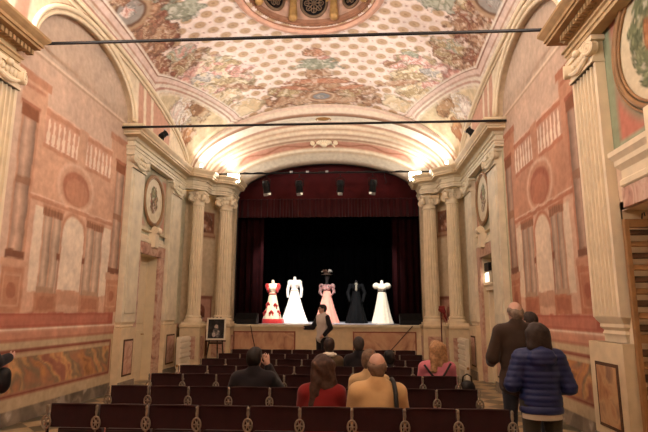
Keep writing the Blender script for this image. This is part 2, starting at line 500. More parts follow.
    C.wu = C.wv = 0
    # gold pendentives with painted flower vases, beyond the diagonal of the border
    p0 = np.array([3.95, 11.95]); p1 = np.array([2.7, 14.75]); t = (p1 - p0) / np.linalg.norm(p1 - p0); nn = np.array([-t[1], t[0]])
    if nn[0] < 0: nn = -nn
    D = (np.abs(X) - p0[0]) * nn[0] + (Y - p0[1]) * nn[1]
    pen = np.clip(D / .03, 0, 1)
    gold = Canvas(S, Y, (216, 190, 146)); gold.mottle(.16, 4, 5)
    for sg in (-1, 1):
        q = 100 if sg < 0 else 130
        gold.blob(sx(sg * 3.78), 13.15, .62, .5, [(238, 224, 206), (214, 176, 130), (248, 240, 228), (190, 130, 96)], q, freq=9)
        gold.blob(sx(sg * 3.9), 13.0, .3, .3, [(250, 240, 226), (226, 190, 170)], q + 1, freq=11)
        gold.blob(sx(sg * 3.86), 13.95, .3, .3, [(226, 170, 110), (176, 112, 66)], q + 2, freq=5)
        gold.blob(sx(sg * 3.4), 13.5, .3, .5, [(150, 104, 66), (190, 140, 90), (220, 190, 150)], q + 3, freq=7)
    k = pen[..., None]; C.c = C.c * (1 - k) + gold.c * k
    # the moulded border
    b1 = (Z - zG(Y)) / .36
    b2 = np.clip(-D / .34 * 1.0, 0, 5)
    side = np.where(Y < 12.6, b1, 9.)
    lvl = np.where(D < 0, np.minimum(side, b2), np.where((D < .06), 0, 9.))
    for a, b, c in ((0, .2, (242, 226, 202)), (.2, .28, (186, 134, 112)), (.28, .5, (244, 226, 204)), (.5, .57, (190, 142, 118)), (.57, .84, (238, 206, 188)), (.84, .92, (168, 116, 92)), (.92, 1.02, (244, 228, 208))):
        m = np.clip((lvl - a) / .05 + .5, 0, 1) * np.clip((b - lvl) / .05 + .5, 0, 1)
        C.put(m, c, .9)
    ridge = np.exp(-((lvl - .15) / .1) ** 2) + .8 * np.exp(-((lvl - .45) / .09) ** 2) + .7 * np.exp(-((lvl - .95) / .08) ** 2)
    Z = Z - .035 * ridge * (Y < 14.5)
    # round opening
    rr = np.hypot(X - OC[0], Y - OC[1])
    cellr = rr[:-1, :-1]
    P = Paint(); P.grid(np.stack([X, Y, Z], -1), C.c, cellr > OR - .16)
    o = struct(P.build('ceiling', FRESCO))
    return o

def lunette_z(y):
    t = 1 - ((y - LUN_C) / 1.82) ** 2
    return 5.8 + 1.1 * np.sqrt(np.maximum(t, 0))

def build_spandrels(sg, parent):
    """The wall arch above the cornice: front face, soffit, with painted bands and a pink panel."""
    P = Paint()
    y = np.linspace(3.4, 14.72, 260); t = np.linspace(0, 1, 26)
    Yg, T = np.meshgrid(y, t, indexing='ij')
    lo = lunette_z(Yg); hi = np.maximum(zG(Yg), lo + .004); Zg = lo + (hi - lo) * T
    C = Canvas(Yg, Zg, (232, 208, 170)); C.mottle(.06, 3, 8)
    din = Zg - lunette_z(Yg); dout = hi - Zg
    far = np.abs(Yg - LUN_C)
    C.put(((far > 1.95) & (far < 4.0)) * np.clip((dout - .2) / .03, 0, 1), (214, 158, 128))
    for a in (1.98, 2.42, 2.86): C.put(np.clip((.09 - np.abs(far - a - (Zg - 5.8) * -.12)) / .03, 0, 1) * (dout > .12), (236, 216, 182))
    C.put(np.clip((.02 - np.abs(dout - .17)) / .01, 0, 1), (150, 112, 84))
    C.put(np.clip((.02 - np.abs(din - .15)) / .01, 0, 1) * (far < 1.8), (178, 144, 108))
    xx = sg * 3.98
    P.grid(np.stack([np.full_like(Yg, xx), Yg, Zg], -1), C.c, flip=sg > 0)
    ya = LUN_C - 1.82 * np.cos(np.linspace(0, PI, 80)); za = 5.8 + 1.1 * np.sin(np.linspace(0, PI, 80))
    xa = np.linspace(3.98, A + .01, 4)
    G = np.stack([np.broadcast_to(sg * xa[None], (80, 4)), np.broadcast_to(ya[:, None], (80, 4)), np.broadcast_to(za[:, None], (80, 4))], -1)
    P.grid(G, np.ones((80, 4, 3)) * np.array((218, 190, 150.)))
    o = P.build('wall_arch', PLASTER, parent)
    m = MB()
    th = np.linspace(.02, PI - .02, 60)
    m.tube([(sg * 3.965, LUN_C - 1.9 * math.cos(a), 5.8 + 1.18 * math.sin(a)) for a in th], .045, 8)
    m.tube([(sg * 3.985, LUN_C - 1.8 * math.cos(a), 5.8 + 1.08 * math.sin(a)) for a in th], .03, 8)
    yy = np.linspace(4, 14.35, 70)
    m.tube([(sg * 3.95, q, float(zG(q)) - .05) for q in yy], .05, 8)
    m.tube([(sg * 3.955, q, float(zG(q)) - .2) for q in yy], .022, 8)
    m.build('arch_moulding', CREAM2, parent, smooth=True)

# ------------------------------------------------------------------ side walls with their murals
def mural(C, deep):
    """Painted architecture of the bay, in terracotta on pale plaster. u = y, v = z."""
    k = 1. if not deep else .93
    T1 = (216 * k, 164 * k, 128 * k); T2 = (202 * k, 140 * k, 102 * k); T3 = (182 * k, 114 * k, 80 * k)
    SKY = (238, 214, 184); PAL = (230, 186, 154)
    if deep: SKY = (234, 204, 170); T1 = (206, 142, 104); T2 = (194, 120, 82); T3 = (176, 98, 66)
    C.warp(.03, 4, 31 + deep)
    C.rect(7.0, 10.78, 1.63, 5.72, (216, 180, 152))
    # upper storey of the fictive palace
    C.rect(7.35, 10.6, 3.3, 4.95, T1);
    C.rect(7.1, 7.75, 4.75, 5.32, T1); C.rect(7.0, 7.85, 5.22, 5.36, T2); C.rect(7.1, 7.7, 5.1, 5.16, T3, .6)
    C.rect(10.05, 10.75, 4.75, 5.32, T1); C.rect(10.0, 10.78, 5.22, 5.36, T2)
    C.rect(7.75, 10.1, 4.84, 4.94, T2); C.rect(7.75, 10.1, 4.94, 4.98, PAL)
    C.rect(7.75, 10.1, 4.28, 4.36, T2); C.rect(7.75, 10.1, 4.36, 4.84, (214 * k, 156 * k, 124 * k))
    for i in range(15):
        u = 7.86 + i * .155
        if abs(u - 8.95) < .12: continue
        C.ell(u, 4.5, .05, .12, (240, 212, 182)); C.ell(u, 4.7, .035, .12, (238, 208, 178)); C.rect(u - .05, u + .05, 4.36, 4.4, (238, 208, 178))
    C.rect(8.8, 9.1, 4.3, 4.98, T1)
    # shell niche, round-headed opening, entablature
    C.ell(8.87, 3.84, .62, .46, PAL); C.ell(8.87, 3.84, .55, .4, T1); C.ell(8.87, 3.82, .45, .32, T3); C.ell(8.9, 3.77, .38, .25, T2, .8)
    for a in range(-3, 4): C.rect(8.87 + a * .1 - .012, 8.87 + a * .1 + .012, 3.6, 4.05, T2, .4)
    C.rect(7.4, 10.55, 3.38, 3.46, T2); C.rect(7.4, 10.55, 3.46, 3.49, PAL)
    C.rect(7.4, 10.6, 1.63, 3.38, (222, 172, 138))
    for u0, u1 in ((7.72, 7.98), (9.98, 10.3)):
        C.rect(u0, u1, 1.95, 3.3, SKY)
    C.rect(8.52, 9.28, 1.8, 3.0, SKY); C.ell(8.9, 3.0, .42, .38, T2); C.ell(8.9, 2.98, .36, .33, SKY); C.rect(8.5, 8.54, 1.9, 3.0, T2); C.rect(9.26, 9.3, 1.9, 3.0, T2); C.rect(8.54, 9.26, 1.9, 3.02, SKY)
    C.rect(8.5, 9.3, 1.75, 2.0, (216 * k, 160 * k, 124 * k))
    for u0, u1 in ((8.0, 8.48), (9.35, 9.95)):
        C.rect(u0 - .03, u1 + .03, 1.7, 3.35, T1); w = (u1 - u0) / 2 - .03
        for q in (u0 + .01, u1 - w - .01):
            C.vol(q, q + w, 1.98, 3.2, (228 * k, 194 * k, 162 * k), .32)
        C.rect(u0 - .05, u1 + .05, 3.2, 3.34, (168, 112, 76)); C.rect(u0 - .07, u1 + .07, 3.32, 3.37, T2)
        for q in np.arange(u0, u1, .09): C.rect(q, q + .03, 3.2, 3.33, (140, 88, 58), .7)
        C.rect(u0 - .04, u1 + .04, 1.93, 2.02, (190, 150, 116)); C.rect(u0 - .08, u1 + .08, 1.63, 1.93, T2); C.rect(u0, u1, 1.68, 1.88, T3, .6)
    for u in (8.47, 9.32): C.rect(u - .05, u + .05, 2.5, 2.62, (150, 92, 60)); C.vol(u - .035, u + .035, 1.95, 2.5, PAL, .4)
    # the tall shafts either side, on pedestals
    for u0, u1, dr in ((7.2, 7.52, 1), (10.36, 10.72, -1)):
        C.rect(u0 - .04, u1 + .06, 2.45, 4.75, T2, .8)
        C.vol(u0, u1, 2.5, 4.62, (220 * k, 180 * k, 150 * k), .4)
        C.rect(u0 - .05, u1 + .05, 4.6, 4.82, (150, 90, 54)); C.rect(u0 - .08, u1 + .08, 4.8, 4.86, T3)
        C.rect(u0 - .06, u1 + .06, 2.42, 2.54, (138, 88, 60)); C.rect(u0 - .02, u1 + .02, 3.55, 3.68, (158, 104, 70), .7)
        C.rect(u0 - .14, u1 + .14, 2.3, 2.42, T1); C.rect(u0 - .1, u1 + .1, 1.63, 2.3, T2); C.frame(u0 - .04, u1 + .04, 1.72, 2.2, .03, T1)
        C.ell((u0 + u1) / 2, 1.95, .11, .11, T3)
    C.wu = C.wv = 0

def dado(C, u0, u1, deep):
    C.rect(-9, 20, -.1, .21, (136, 120, 98)); C.blob((u0 + u1) / 2, .1, (u1 - u0) * .6, .3, [(120, 106, 88), (156, 138, 114), (104, 90, 74)], 61, freq=3, al=.8)
    C.rect(-9, 20, .21, .42, (202, 176, 134)); C.rect(-9, 20, 1.04, 1.22, (206, 178, 136)); C.rect(-9, 20, .42, 1.04, (202, 174, 132))
    C.rect(u0, u1, .40, 1.08, (150, 76, 54)); C.rect(u0 + .05, u1 - .05, .45, 1.03, (206, 176, 132)); C.rect(u0 + .05, u1 - .05, .47, .96, (186, 130, 78))
    C.blob((u0 + u1) / 2, .73, 9, .6, [(160, 106, 62), (200, 140, 80), (180, 124, 84), (150, 126, 96), (206, 150, 92), (168, 116, 90)], 63 + deep, .9, 2.2, ragged=0, al=.0)
    m = np.clip((C.U - u0 - .05) / .02, 0, 1) * np.clip((u1 - .05 - C.U) / .02, 0, 1) * np.clip((C.V - .46) / .02, 0, 1) * np.clip((.97 - C.V) / .02, 0, 1)
    w = fbm(C.U * 2.3 + C.V * 1.2 + 2 * fbm(C.U, C.V * 2, 4), C.V * 1.3 - C.U * .6, 66 + deep, 5)
    cs = np.array([(150, 98, 58), (210, 142, 70), (184, 124, 84), (146, 122, 90), (222, 162, 92), (170, 104, 78)], float)
    t = np.clip((w - .25) * 2, 0, .999) * 5; i = t.astype(int); f = (t - i)[..., None]
    C.c = C.c * (1 - m[..., None]) + (cs[i] * (1 - f) + cs[np.minimum(i + 1, 5)] * f) * m[..., None]
    C.rect(-9, 20, 1.2, 1.36, (214, 148, 114)); C.rect(-9, 20, 1.355, 1.395, (240, 214, 184))
    C.rect(u0, u1, 1.395, 1.63, (186, 96, 70)); C.rect(u0 + .2, u1 - .2, 1.43, 1.58, (202, 120, 92)); C.rect(-9, 20, 1.2, 1.225, (176, 104, 76))

def door_bay(C, d):
    """Sage and pink painted panels of the bay with the door."""
    C.rect(10.6, 14.9, 1.3, 5.3, (208, 200, 162)); C.mottle(.06, 2, 77)
    C.rect(11.55+d, 13.3+d, 3.62, 5.12, (186, 178, 142)); C.frame(11.55+d, 13.3+d, 3.62, 5.12, .04, (222, 200, 160))
    C.rect(11.63+d, 13.22+d, 3.7, 5.04, (208, 146, 118)); C.ell(12.42+d, 4.4, .78, .8, (190, 182, 146))
    C.ell(12.42+d, 4.4, .72, .74, (168, 160, 126)); C.rect(13.3+d, 14.2, 1.3, 5.1, (198, 180, 140))

def build_walls():
    walls = {}
    for sg, nm in ((-1, 'wall_left'), (1, 'wall_right')):
        P = Paint()
        def seg(y0, y1, z0_, z1, ry, rz, fn, hole=None):
            y = np.linspace(y0, y1, max(2, int(round((y1 - y0) / ry)) + 1)); z = np.linspace(z0_, z1, max(2, int(round((z1 - z0_) / rz)) + 1))
            Yg, Zg = np.meshgrid(y, z, indexing='ij')
            C = Canvas(Yg, Zg, (228, 194, 160)); C.mottle(.05, .9, 15); fn(C)
            mk = None
            if hole:
                ym = (Yg[:-1, :-1] + Yg[1:, 1:]) / 2; zm = (Zg[:-1, :-1] + Zg[1:, 1:]) / 2
                mk = ~((ym > hole[0]) & (ym < hole[1]) & (zm < hole[2]))
            P.grid(np.stack([np.full_like(Yg, sg * A), Yg, Zg], -1), C.c, mk, flip=sg > 0)
        deep = int(sg > 0)
        def f_mural(C):
            C.rect(-9, 20, 5.7, 9, (206, 178, 152))
            dado(C, 6.98, 10.68, deep); mural(C, deep)
            C.rect(-9, 20, 5.70, 5.73, (176, 140, 108)); C.rect(-9, 20, 5.73, 5.78, (236, 208, 178))
            C.mottle(.1, 1.1, 91 + deep); C.mottle(.06, 5, 95 + deep)
        seg(6.9, 10.8, 0, 7.3, .025, .025, f_mural)
        def f_door(C):
            dado(C, 20, 21, deep); door_bay(C, .22 * deep)
        seg(10.8, 14.9, 0, 6.2, .025, .05, f_door, (11.75 + .22 * deep, 12.9 + .22 * deep, 3.0))
        def f_near(C):
            dado(C, 20, 21, deep)
            if sg > 0:
                C.rect(3.4, 6.4, 3.45, 5.4, (148, 158, 122)); C.rect(3.9, 6.1, 3.66, 5.26, (206, 122, 96)); C.frame(3.86, 6.14, 3.62, 5.3, .03, (196, 190, 152))
                C.ell(4.97, 4.6, 1.15, 1.0, (150, 160, 124)); C.ell(4.97, 4.6, 1.06, .9, (140, 134, 100))
        seg(-3, 6.9, 0, 6.2, .05, .05, f_near, (4.4, 6.25, 2.86) if sg > 0 else None)
        w = struct(P.build(nm, PLASTER)); walls[sg] = w
        m = MB()
        m.bb(sg * 4.6, sg * 4.7, -3.2, 15, 0, 6.5)
        m.build('outer_masonry', STONE, w)
        build_spandrels(sg, w)
    return walls

# ------------------------------------------------------------------ orders: pilasters, columns, entablature
def volute(m, c, face, up, r, depth):
    """Ionic scroll: a disc with a raised spiral on its face."""
    c = Vector(c); f = Vector(face).normalized(); u = Vector(up).normalized(); w = f.cross(u)
    m.cyl(c - f * depth / 2, c + f * depth / 2, r, None, 20)
    for q in (1, -1):
        pts = []; rs = []
        for i in range(44):
            a = i / 43 * 2.25 * 2 * PI; rr = r * (1 - .80 * i / 43)
            pts.append(c + f * q * depth / 2 + (u * math.cos(a) + w * math.sin(a) * q) * rr); rs.append(r * (.15 - .06 * i / 43))
        m.tube(pts, rs, 6)
        m.ell(c + f * q * depth / 2, (r * .2,) * 3, None, 8, 6)

def pilaster(sg, y0, y1, label, fluted, ztop=4.8, zped=1.3):
    yc = (y0 + y1) / 2; w = y1 - y0; fx = (3.95 if sg < 0 else 4.0) if fluted else 3.985
    A_ = A - .004; t = thing('pilaster', label, 'pilaster', (sg * A_, yc, 0))
    X = lambda x: sg * min(0., x - A_)              # local x from world |x|
    m = MB()
    if fluted:
        n = 6; prof = []; pts = [(-w / 2, fx + .12)]
        for i in range(n):
            a0 = -w / 2 + .05 + (w - .1) * (i + .08) / n; a1 = -w / 2 + .05 + (w - .1) * (i + .92) / n
            pts.append((a0, fx))
            for k in range(7):
                q = PI * k / 6
                pts.append(((a0 + a1) / 2 - math.cos(q) * (a1 - a0) / 2 * .92, fx + .065 * math.sin(q)))
            pts.append((a1, fx))
        pts.append((w / 2, fx + .12))
        poly = [(X(min(A, p[1])), p[0]) for p in ([(-w / 2, A)] + [(-w / 2, fx)] + pts[1:-1] + [(w / 2, fx), (w / 2, A)])]
        if sg > 0: pass
        m.prism(poly, zped + .3, ztop)
        m.build('shaft', CREAM2, t)
    else:
        m.bb(X(A), X(fx), -w / 2, w / 2, zped + .12, ztop)
        m.bb(X(fx), X(fx - .018), -w / 2 + .12, w / 2 - .12, zped + .3, ztop - .12)
        m.build('shaft', [STONE], t, bevel=.008)
    m = MB()
    m.sweep([(X(A) , -w / 2), (X(fx), -w / 2), (X(fx), w / 2), (X(A), w / 2)] if sg < 0 else [(X(A), w / 2), (X(fx), w / 2), (X(fx), -w / 2), (X(A), -w / 2)],
            [(.0, zped), (.09, zped), (.09, zped + .07), (.07, zped + .1), (.085, zped + .14), (.05, zped + .18), (.055, zped + .22), (.02, zped + .27), (0, zped + .31)] if fluted else
            [(.0, zped - .06), (.06, zped - .06), (.06, zped), (.03, zped + .03), (.035, zped + .07), (0, zped + .12)])
    m.build('base', CREAM2, t, smooth=35)
    # capital
    m = MB()
    m.bb(X(A), X(fx - .05), -w / 2 - .06, w / 2 + .06, ztop + .28, ztop + .345)
    m.bb(X(A), X(fx - .02), -w / 2, w / 2, ztop, ztop + .29)
    m.bb(X(A), X(fx - .04), -w / 2 - .01, w / 2 + .01, ztop + .0, ztop + .04)
    for q in (-1, 1):
        volute(m, (X(fx - .05), q * (w / 2 - .01), ztop + .185), (-sg, q * .35, 0), (0, 0, 1), .095, .09)
    for i in range(5):
        m.ell((X(fx - .03), (i - 2) * w * .13, ztop + .2), (.035, w * .055, .05), None, 10, 8)
    m.tube([(X(fx - .06), -w / 2 + .08 + (w - .16) * i / 12, ztop + .12 - .07 * math.sin(PI * i / 12)) for i in range(13)], [.022 + .022 * math.sin(PI * i / 12) for i in range(13)], 8)
    m.ell((X(fx - .07), 0, ztop + .29), (.05, .06, .05), None, 12, 8)
    m.build('capital', STONE if not fluted else CREAM2, t, smooth=40)
    # pedestal with an inset marble panel
    pw = w / 2 + (.08 if fluted else .02); px = fx - (.05 if fluted else .03)
    m = MB(); m.bb(X(A), X(px), -pw, pw, 0, zped)
    m.sweep([(X(A), -pw), (X(px), -pw), (X(px), pw), (X(A), pw)] if sg < 0 else [(X(A), pw), (X(px), pw), (X(px), -pw), (X(A), -pw)],
            [(0, zped - .1), (.05, zped - .08), (.05, zped - .02), (.0, zped)])
    p = m.build('pedestal', CREAM, t)
    m = MB(); m.bb(X(px), X(px - .012), -pw + .15, pw - .15, .3, zped - .24)
    m.build('panel_border', DARKBROWN, p)
    m = MB(); m.bb(X(px), X(px - .018), -pw + .19, pw - .19, .34, zped - .28)
    m.build('panel', BROWNMARB if fluted else PINKMARB, p)
    m = MB(); m.bb(X(px), X(px - .025), -pw - .0, pw + .0, 0, .2); m.build('plinth', GREYMARB, p)
    return t

def column(x, y, r, label, zped=1.3, ztop=4.74):
    t = thing('column', label, 'column', (x, y, 0), 0)
    n = 96; m = MB()
    def fl(a, tt):
        return 1 - .17 * max(0., math.sin(a * 15)) ** .7
    m.lathe([(r * 1.02, zped + .24), (r, zped + .4), (r * .99, 2.4), (r * .94, 3.5), (r * .86, ztop)], n=n * 2, fn=fl)
    m.build('shaft', CREAM2, t, smooth=50)
    m = MB()
    m.lathe([(r * 1.32, zped + .06), (r * 1.36, zped + .1), (r * 1.32, zped + .14), (r * 1.14, zped + .155), (r * 1.12, zped + .18), (r * 1.2, zped + .2), (r * 1.18, zped + .225), (r * 1.03, zped + .25)], n=32)
    m.bb(-r * 1.38, r * 1.38, -r * 1.38, r * 1.38, zped, zped + .065)
    m.build('base', CREAM2, t, smooth=40)
    m = MB()
    m.lathe([(r * .86, ztop - .02), (r * .95, ztop), (r * .95, ztop + .03), (r * .88, ztop + .05), (r * .9, ztop + .12), (r * 1.12, ztop + .2), (r * 1.12, ztop + .3)], n=32)
    m.box((0, 0, ztop + .37), (r * 2.5, r * 2.5, .07)); m.box((0, 0, ztop + .33), (r * 2.2, r * 2.2, .05))
    for q in range(4):
        a = PI / 4 + q * PI / 2; d = Vector((math.cos(a), math.sin(a), 0))
        volute(m, Vector((0, 0, ztop + .22)) + d * r * 1.26, d.cross(Vector((0, 0, 1))), (0, 0, 1), .105, .09)
        b = a + PI / 4; e = Vector((math.cos(b), math.sin(b), 0))
        m.ell(Vector((0, 0, ztop + .34)) + e * r * 1.2, (.05, .05, .06), None, 10, 8)
        for k in (-1, 0, 1):
            g = Vector((math.cos(b + k * .38), math.sin(b + k * .38), 0)); m.ell(Vector((0, 0, ztop + .2)) + g * r * 1.06, (.035, .035, .05), None, 8, 6)
    m.build('capital', CREAM2, t, smooth=40)
    m = MB(); q = r * 1.5; m.bb(-q, q, -q, q, 0, zped)
    sq = [(-q, -q), (-q, q), (q, q), (q, -q), (-q, -q)]
    m.sweep(sq, [(0, zped - .1), (.05, zped - .08), (.05, zped - .02), (0, zped)], caps=False)
    p = m.build('pedestal', CREAM, t)
    m = MB()
    for ax, sgn in ((0, -1), (0, 1), (1, -1)):
        d = [0.02, 0.02, .62]; c = [0, 0, .66]; d[1 - ax] = q * 1.25; d[ax] = .02; c[ax] = sgn * q
        m.box(c, d)
    m.build('panel', PINKMARB, p)
    return t

def entab(name, path, top=None, low=None):
    m = MB()
    m.sweep(path, [(-.12, 5.15), (.03, 5.15), (.03, 5.20), (.05, 5.205), (.05, 5.26), (.08, 5.27), (.08, 5.29), (.0, 5.305), (.0, 5.41), (.05, 5.42), (.05, 5.44), (.08, 5.465), (.1, 5.47)])
    m.i = 1
    m.sweep(path, [(.02, 5.47), (.22, 5.49), (.22, 5.53), (.245, 5.535), (.245, 5.585), (.28, 5.62), (.31, 5.66), (.31, 5.70), (-.15, 5.80)])
    return struct(m.build(name, [low or STONE, top or OCHRE]))

def mir(path): return [(-x, y) for x, y in reversed(path)]

def build_orders():
    R_NEAR = [(3.97, -3), (3.97, 6.92), (4.3, 6.92)]; L_NEAR = [(3.97, -3), (3.97, 6.66), (4.3, 6.66)]
    arc = [(3.42 - .0, 15.02)] + [(3.36 - .44 * math.sin(a) * 1.0 + .0, 15.42 - .30 * math.cos(a)) for a in np.linspace(.12, 1.25, 7)]
    far = lambda e: [(4.3, 10.76), (3.97, 10.76), (3.97, 14.28), (3.74, 14.28), (3.44, 14.56)] + arc + [(e, 15.42), (e, 16.1)]
    TANST = mat('tan_stucco', (188, 156, 108), .75, var=.14, scale=6); entab('trim_1', R_NEAR, None, TANST); entab('trim_2', mir(L_NEAR), None, TANST); entab('trim_3', far(2.97), CREAM); entab('trim_4', mir(far(2.85)), CREAM)
    # dentils under the near cornice
    for sg, nm in ((1, 'trim_5'), (-1, 'trim_6')):
        m = MB()
        for i in range(70): m.bb(sg * 3.83, sg * 3.93, 1.0 + i * .084, 1.0 + i * .084 + .05, 5.40, 5.475)
        struct(m.build(nm, OCHRE))
    pilaster(-1, 6.12, 6.76, 'fluted cream pilaster with scrolled capital at the near edge of the easel-side wall', True)
    pilaster(1, 6.28, 6.98, 'fluted cream pilaster with scrolled capital on marble pedestal beside the slatted shutter', True)
    pilaster(-1, 10.78, 11.5, 'plain flat pilaster between the pink mural and the door on the easel side', False)
    pilaster(1, 10.9, 11.7, 'plain flat pilaster between the pink mural and the doorway with the lit sign', False)
    pilaster(-1, 13.3, 14.15, 'plain flat pilaster behind the white radiator on the framed picture side', False)
    pilaster(1, 13.42, 14.15, 'plain flat pilaster between the lit sign doorway and the fluted columns', False)
    column(-3.70, 14.8, .19, 'outer fluted column before the stage corner, beside the framed picture')
    column(3.76, 14.8, .19, 'outer fluted column before the stage corner, beside the red stand')
    column(-3.07, 15.62, .22, 'fluted column flanking the stage opening behind the framed picture')
    column(3.22, 15.62, .22, 'fluted column flanking the stage opening on the red stand side')

# ------------------------------------------------------------------ stage front: corner walls, arch, apron
def ring_pts(a, z0_, b, y, n=72, e=1.1):
    th = np.linspace(0, PI, n)
    return np.stack([a * np.cos(th), np.full(n, y), z0_ + b * np.sin(th) ** e], -1)

def build_front():
    # splayed corner walls between the side walls and the opening, with painted panels
    for sg, nm in ((-1, 'wall_stage_left'), (1, 'wall_stage_right')):
        P = Paint()
        path = [(A, 14.88), (3.98, 15.25), (3.45, 15.98), (2.94 + .06 * sg, 16.0), (2.94 + .06 * sg, 16.3)]
        if sg < 0: pass
        z = np.linspace(0, 5.9, 119)
        for i in range(len(path) - 1):
            a = np.array(path[i]); b = np.array(path[i + 1]); L = np.linalg.norm(b - a); n = max(3, int(L / .03))
            u = np.linspace(0, 1, n); xy = a + (b - a) * u[:, None]
            Zg, Ug = np.meshgrid(z, u * L, indexing='ij'); Zg = Zg.T; Ug = Ug.T
            C = Canvas(Ug, Zg, (216, 190, 148)); C.mottle(.06, 2, 44)
            C.rect(-1, 9, 0, .2, (136, 120, 98)); C.rect(-1, 9, 1.25, 1.3, (236, 212, 176))
            if i == 1:
                C.rect(.1, L - .1, 4.05, 4.72, (150, 92, 60)); C.blob(L / 2, 4.4, .3, .28, [(180, 120, 84), (110, 66, 44), (206, 160, 120)], 51, freq=5)
                C.rect(.05, L - .05, 3.9, 4.05, (196, 146, 104)); C.rect(.05, L - .05, 3.95, 3.98, (130, 80, 56))
                C.rect(.08, L - .08, 1.35, 2.05, (206, 150, 122)); C.frame(.08, L - .08, 1.35, 2.05, .04, (130, 70, 52)); C.rect(.04, L - .04, 2.05, 2.12, (150, 84, 60))
                C.blob(L / 2, 1.65, .13, .24, [(150, 84, 62), (120, 66, 50)], 52, freq=4); C.rect(.12, L - .12, .3, 1.1, (186, 116, 90))
            G = np.stack([np.broadcast_to(sg * xy[:, 0:1], Zg.shape), np.broadcast_to(xy[:, 1:2], Zg.shape), Zg], -1)
            P.grid(G, C.c, flip=sg < 0)
        struct(P.build(nm, PLASTER, smooth=False))
    # the deep arch: concentric mouldings, a pale cove, a painted frieze and the outer edge
    RG = [  # a, z0, b, y, colour
        (4.02, 5.80, 2.07, 14.76, (238, 220, 192)), (4.0, 5.80, 2.04, 14.66, (238, 220, 192)), (3.99, 5.8, 1.98, 14.63, (226, 190, 166)), (3.98, 5.8, 1.95, 14.66, (226, 190, 166)),
        (3.97, 5.8, 1.9, 14.66, (238, 216, 186)), (3.96, 5.8, 1.86, 14.64, (238, 216, 186)), (3.95, 5.8, 1.78, 14.68, (234, 208, 180)), (3.94, 5.8, 1.74, 14.72, (170, 124, 92)), (3.92, 5.8, 1.70, 14.78, (150, 106, 76)),
        (3.91, 5.8, 1.69, 14.8, (240, 226, 200)), (3.82, 5.79, 1.69, 14.95, (240, 226, 200)), (3.74, 5.78, 1.67, 15.1, (240, 224, 196)), (3.72, 5.78, 1.63, 15.1, (196, 150, 120)), (3.70, 5.78, 1.61, 15.14, (196, 150, 120)),
        (3.68, 5.77, 1.55, 15.12, (234, 210, 176)), (3.66, 5.76, 1.5, 15.12, (234, 210, 176)), (3.62, 5.75, 1.48, 15.2, (206, 166, 130)), (3.58, 5.74, 1.41, 15.2, (234, 212, 178)), (3.55, 5.73, 1.37, 15.18, (234, 212, 178)),
        (3.52, 5.72, 1.35, 15.26, (190, 146, 112)), (3.46, 5.7, 1.29, 15.28, (232, 208, 174)), (3.42, 5.68, 1.26, 15.34, (178, 130, 96)), (3.38, 5.66, 1.26, 15.38, (226, 196, 160)),
        (3.34, 5.64, 1.26, 15.42, (224, 160, 130)), (3.2, 5.55, 1.25, 15.6, (222, 154, 124)), (3.16, 5.52, 1.24, 15.64, (226, 200, 160)),
        (3.14, 5.5, 1.21, 15.62, (238, 222, 192)), (3.1, 5.46, 1.19, 15.66, (214, 184, 144)), (3.06, 5.42, 1.17, 15.74, (236, 220, 190)), (2.98, 5.36, 1.12, 15.9, (238, 222, 194)), (2.93, 5.3, 1.14, 15.94, (236, 216, 184)), (2.93, 5.3, 1.14, 16.3, (190, 160, 130))]
    n = 140; g = np.stack([ring_pts(a, z_, b, y, n) for a, z_, b, y, c in RG]); c = np.stack([np.tile(np.array(r[4], float), (n, 1)) for r in RG])
    # painted scrolls fill the frieze
    G2 = [g[0]]; C2 = [c[0]]
    for i in range(1, len(RG)):
        k = 10 if i == 24 else 1
        for q in range(1, k + 1):
            f = q / k; G2.append(g[i - 1] * (1 - f) + g[i] * f)
            cc = c[i - 1] * (1 - f) + c[i] * f
            if i == 24:
                s = np.arange(n) * .34; w = np.sin(s) * .5 + .5
                m = np.exp(-((f - .2 - .6 * w) / .16) ** 2)[:, None] * .75
                cc = cc * (1 - m) + np.array((176, 108, 70.)) * m
                th = np.abs(np.arange(n) - n / 2) / n
                edge = np.clip((th - .3) / .05, 0, 1)[:, None]
                cc = cc * (1 - edge) + np.array((240, 224, 190.)) * edge
            C2.append(cc)
    G2 = np.stack(G2); G2[..., 0] += .06 * np.clip((G2[..., 1] - 15.2) / .7, 0, 1)
    P = Paint(); P.grid(G2, np.stack(C2))
    arch = struct(P.build('trim_7', FRESCO))
    # gilded medallion and keystone shell
    m = MB(); m.ell((0, 15.0, 7.49), (.2, .1, .05), None, 20, 10); m.ring((0, 15.0, 7.48), (1, 0, 0), (0, 1, 0), .22, .13, .025); m.build('arch_medallion', GOLD, arch, smooth=True)
    m = MB()
    for i in range(-4, 5):
        a = i * .3; m.tube([(0, 15.42, 6.78), (.26 * math.sin(a), 15.36, 6.80 + .14 * math.cos(a))], [.02, .045], 8)
    m.ell((0, 15.4, 6.78), (.1, .07, .07), None, 14, 8)
    for q in (-1, 1):
        m.tube([(q * (.1 + .06 * i), 15.42, 6.80 + .05 * math.sin(i * .9) - .004 * i * i) for i in range(5)], [.035 - .004 * i for i in range(5)], 8)
        volute(m, (q * .36, 15.4, 6.84), (0, -1, 0), (0, 0, 1), .07, .06)
    m.build('keystone_shell', CREAM2, arch, smooth=40)
    # solid wall round the opening, towards the stage house
    rg = [ring_pts(2.94, 5.3, 1.14, 16.3, 60) + np.array([.06, 0, 0]), ring_pts(2.94, 5.3, 1.14, 16.42, 60) + np.array([.06, 0, 0]), ring_pts(7, 5.3, 6, 16.42, 60)]
    P = Paint(); P.grid(np.stack(rg), np.full((3, 60, 3), 70.))
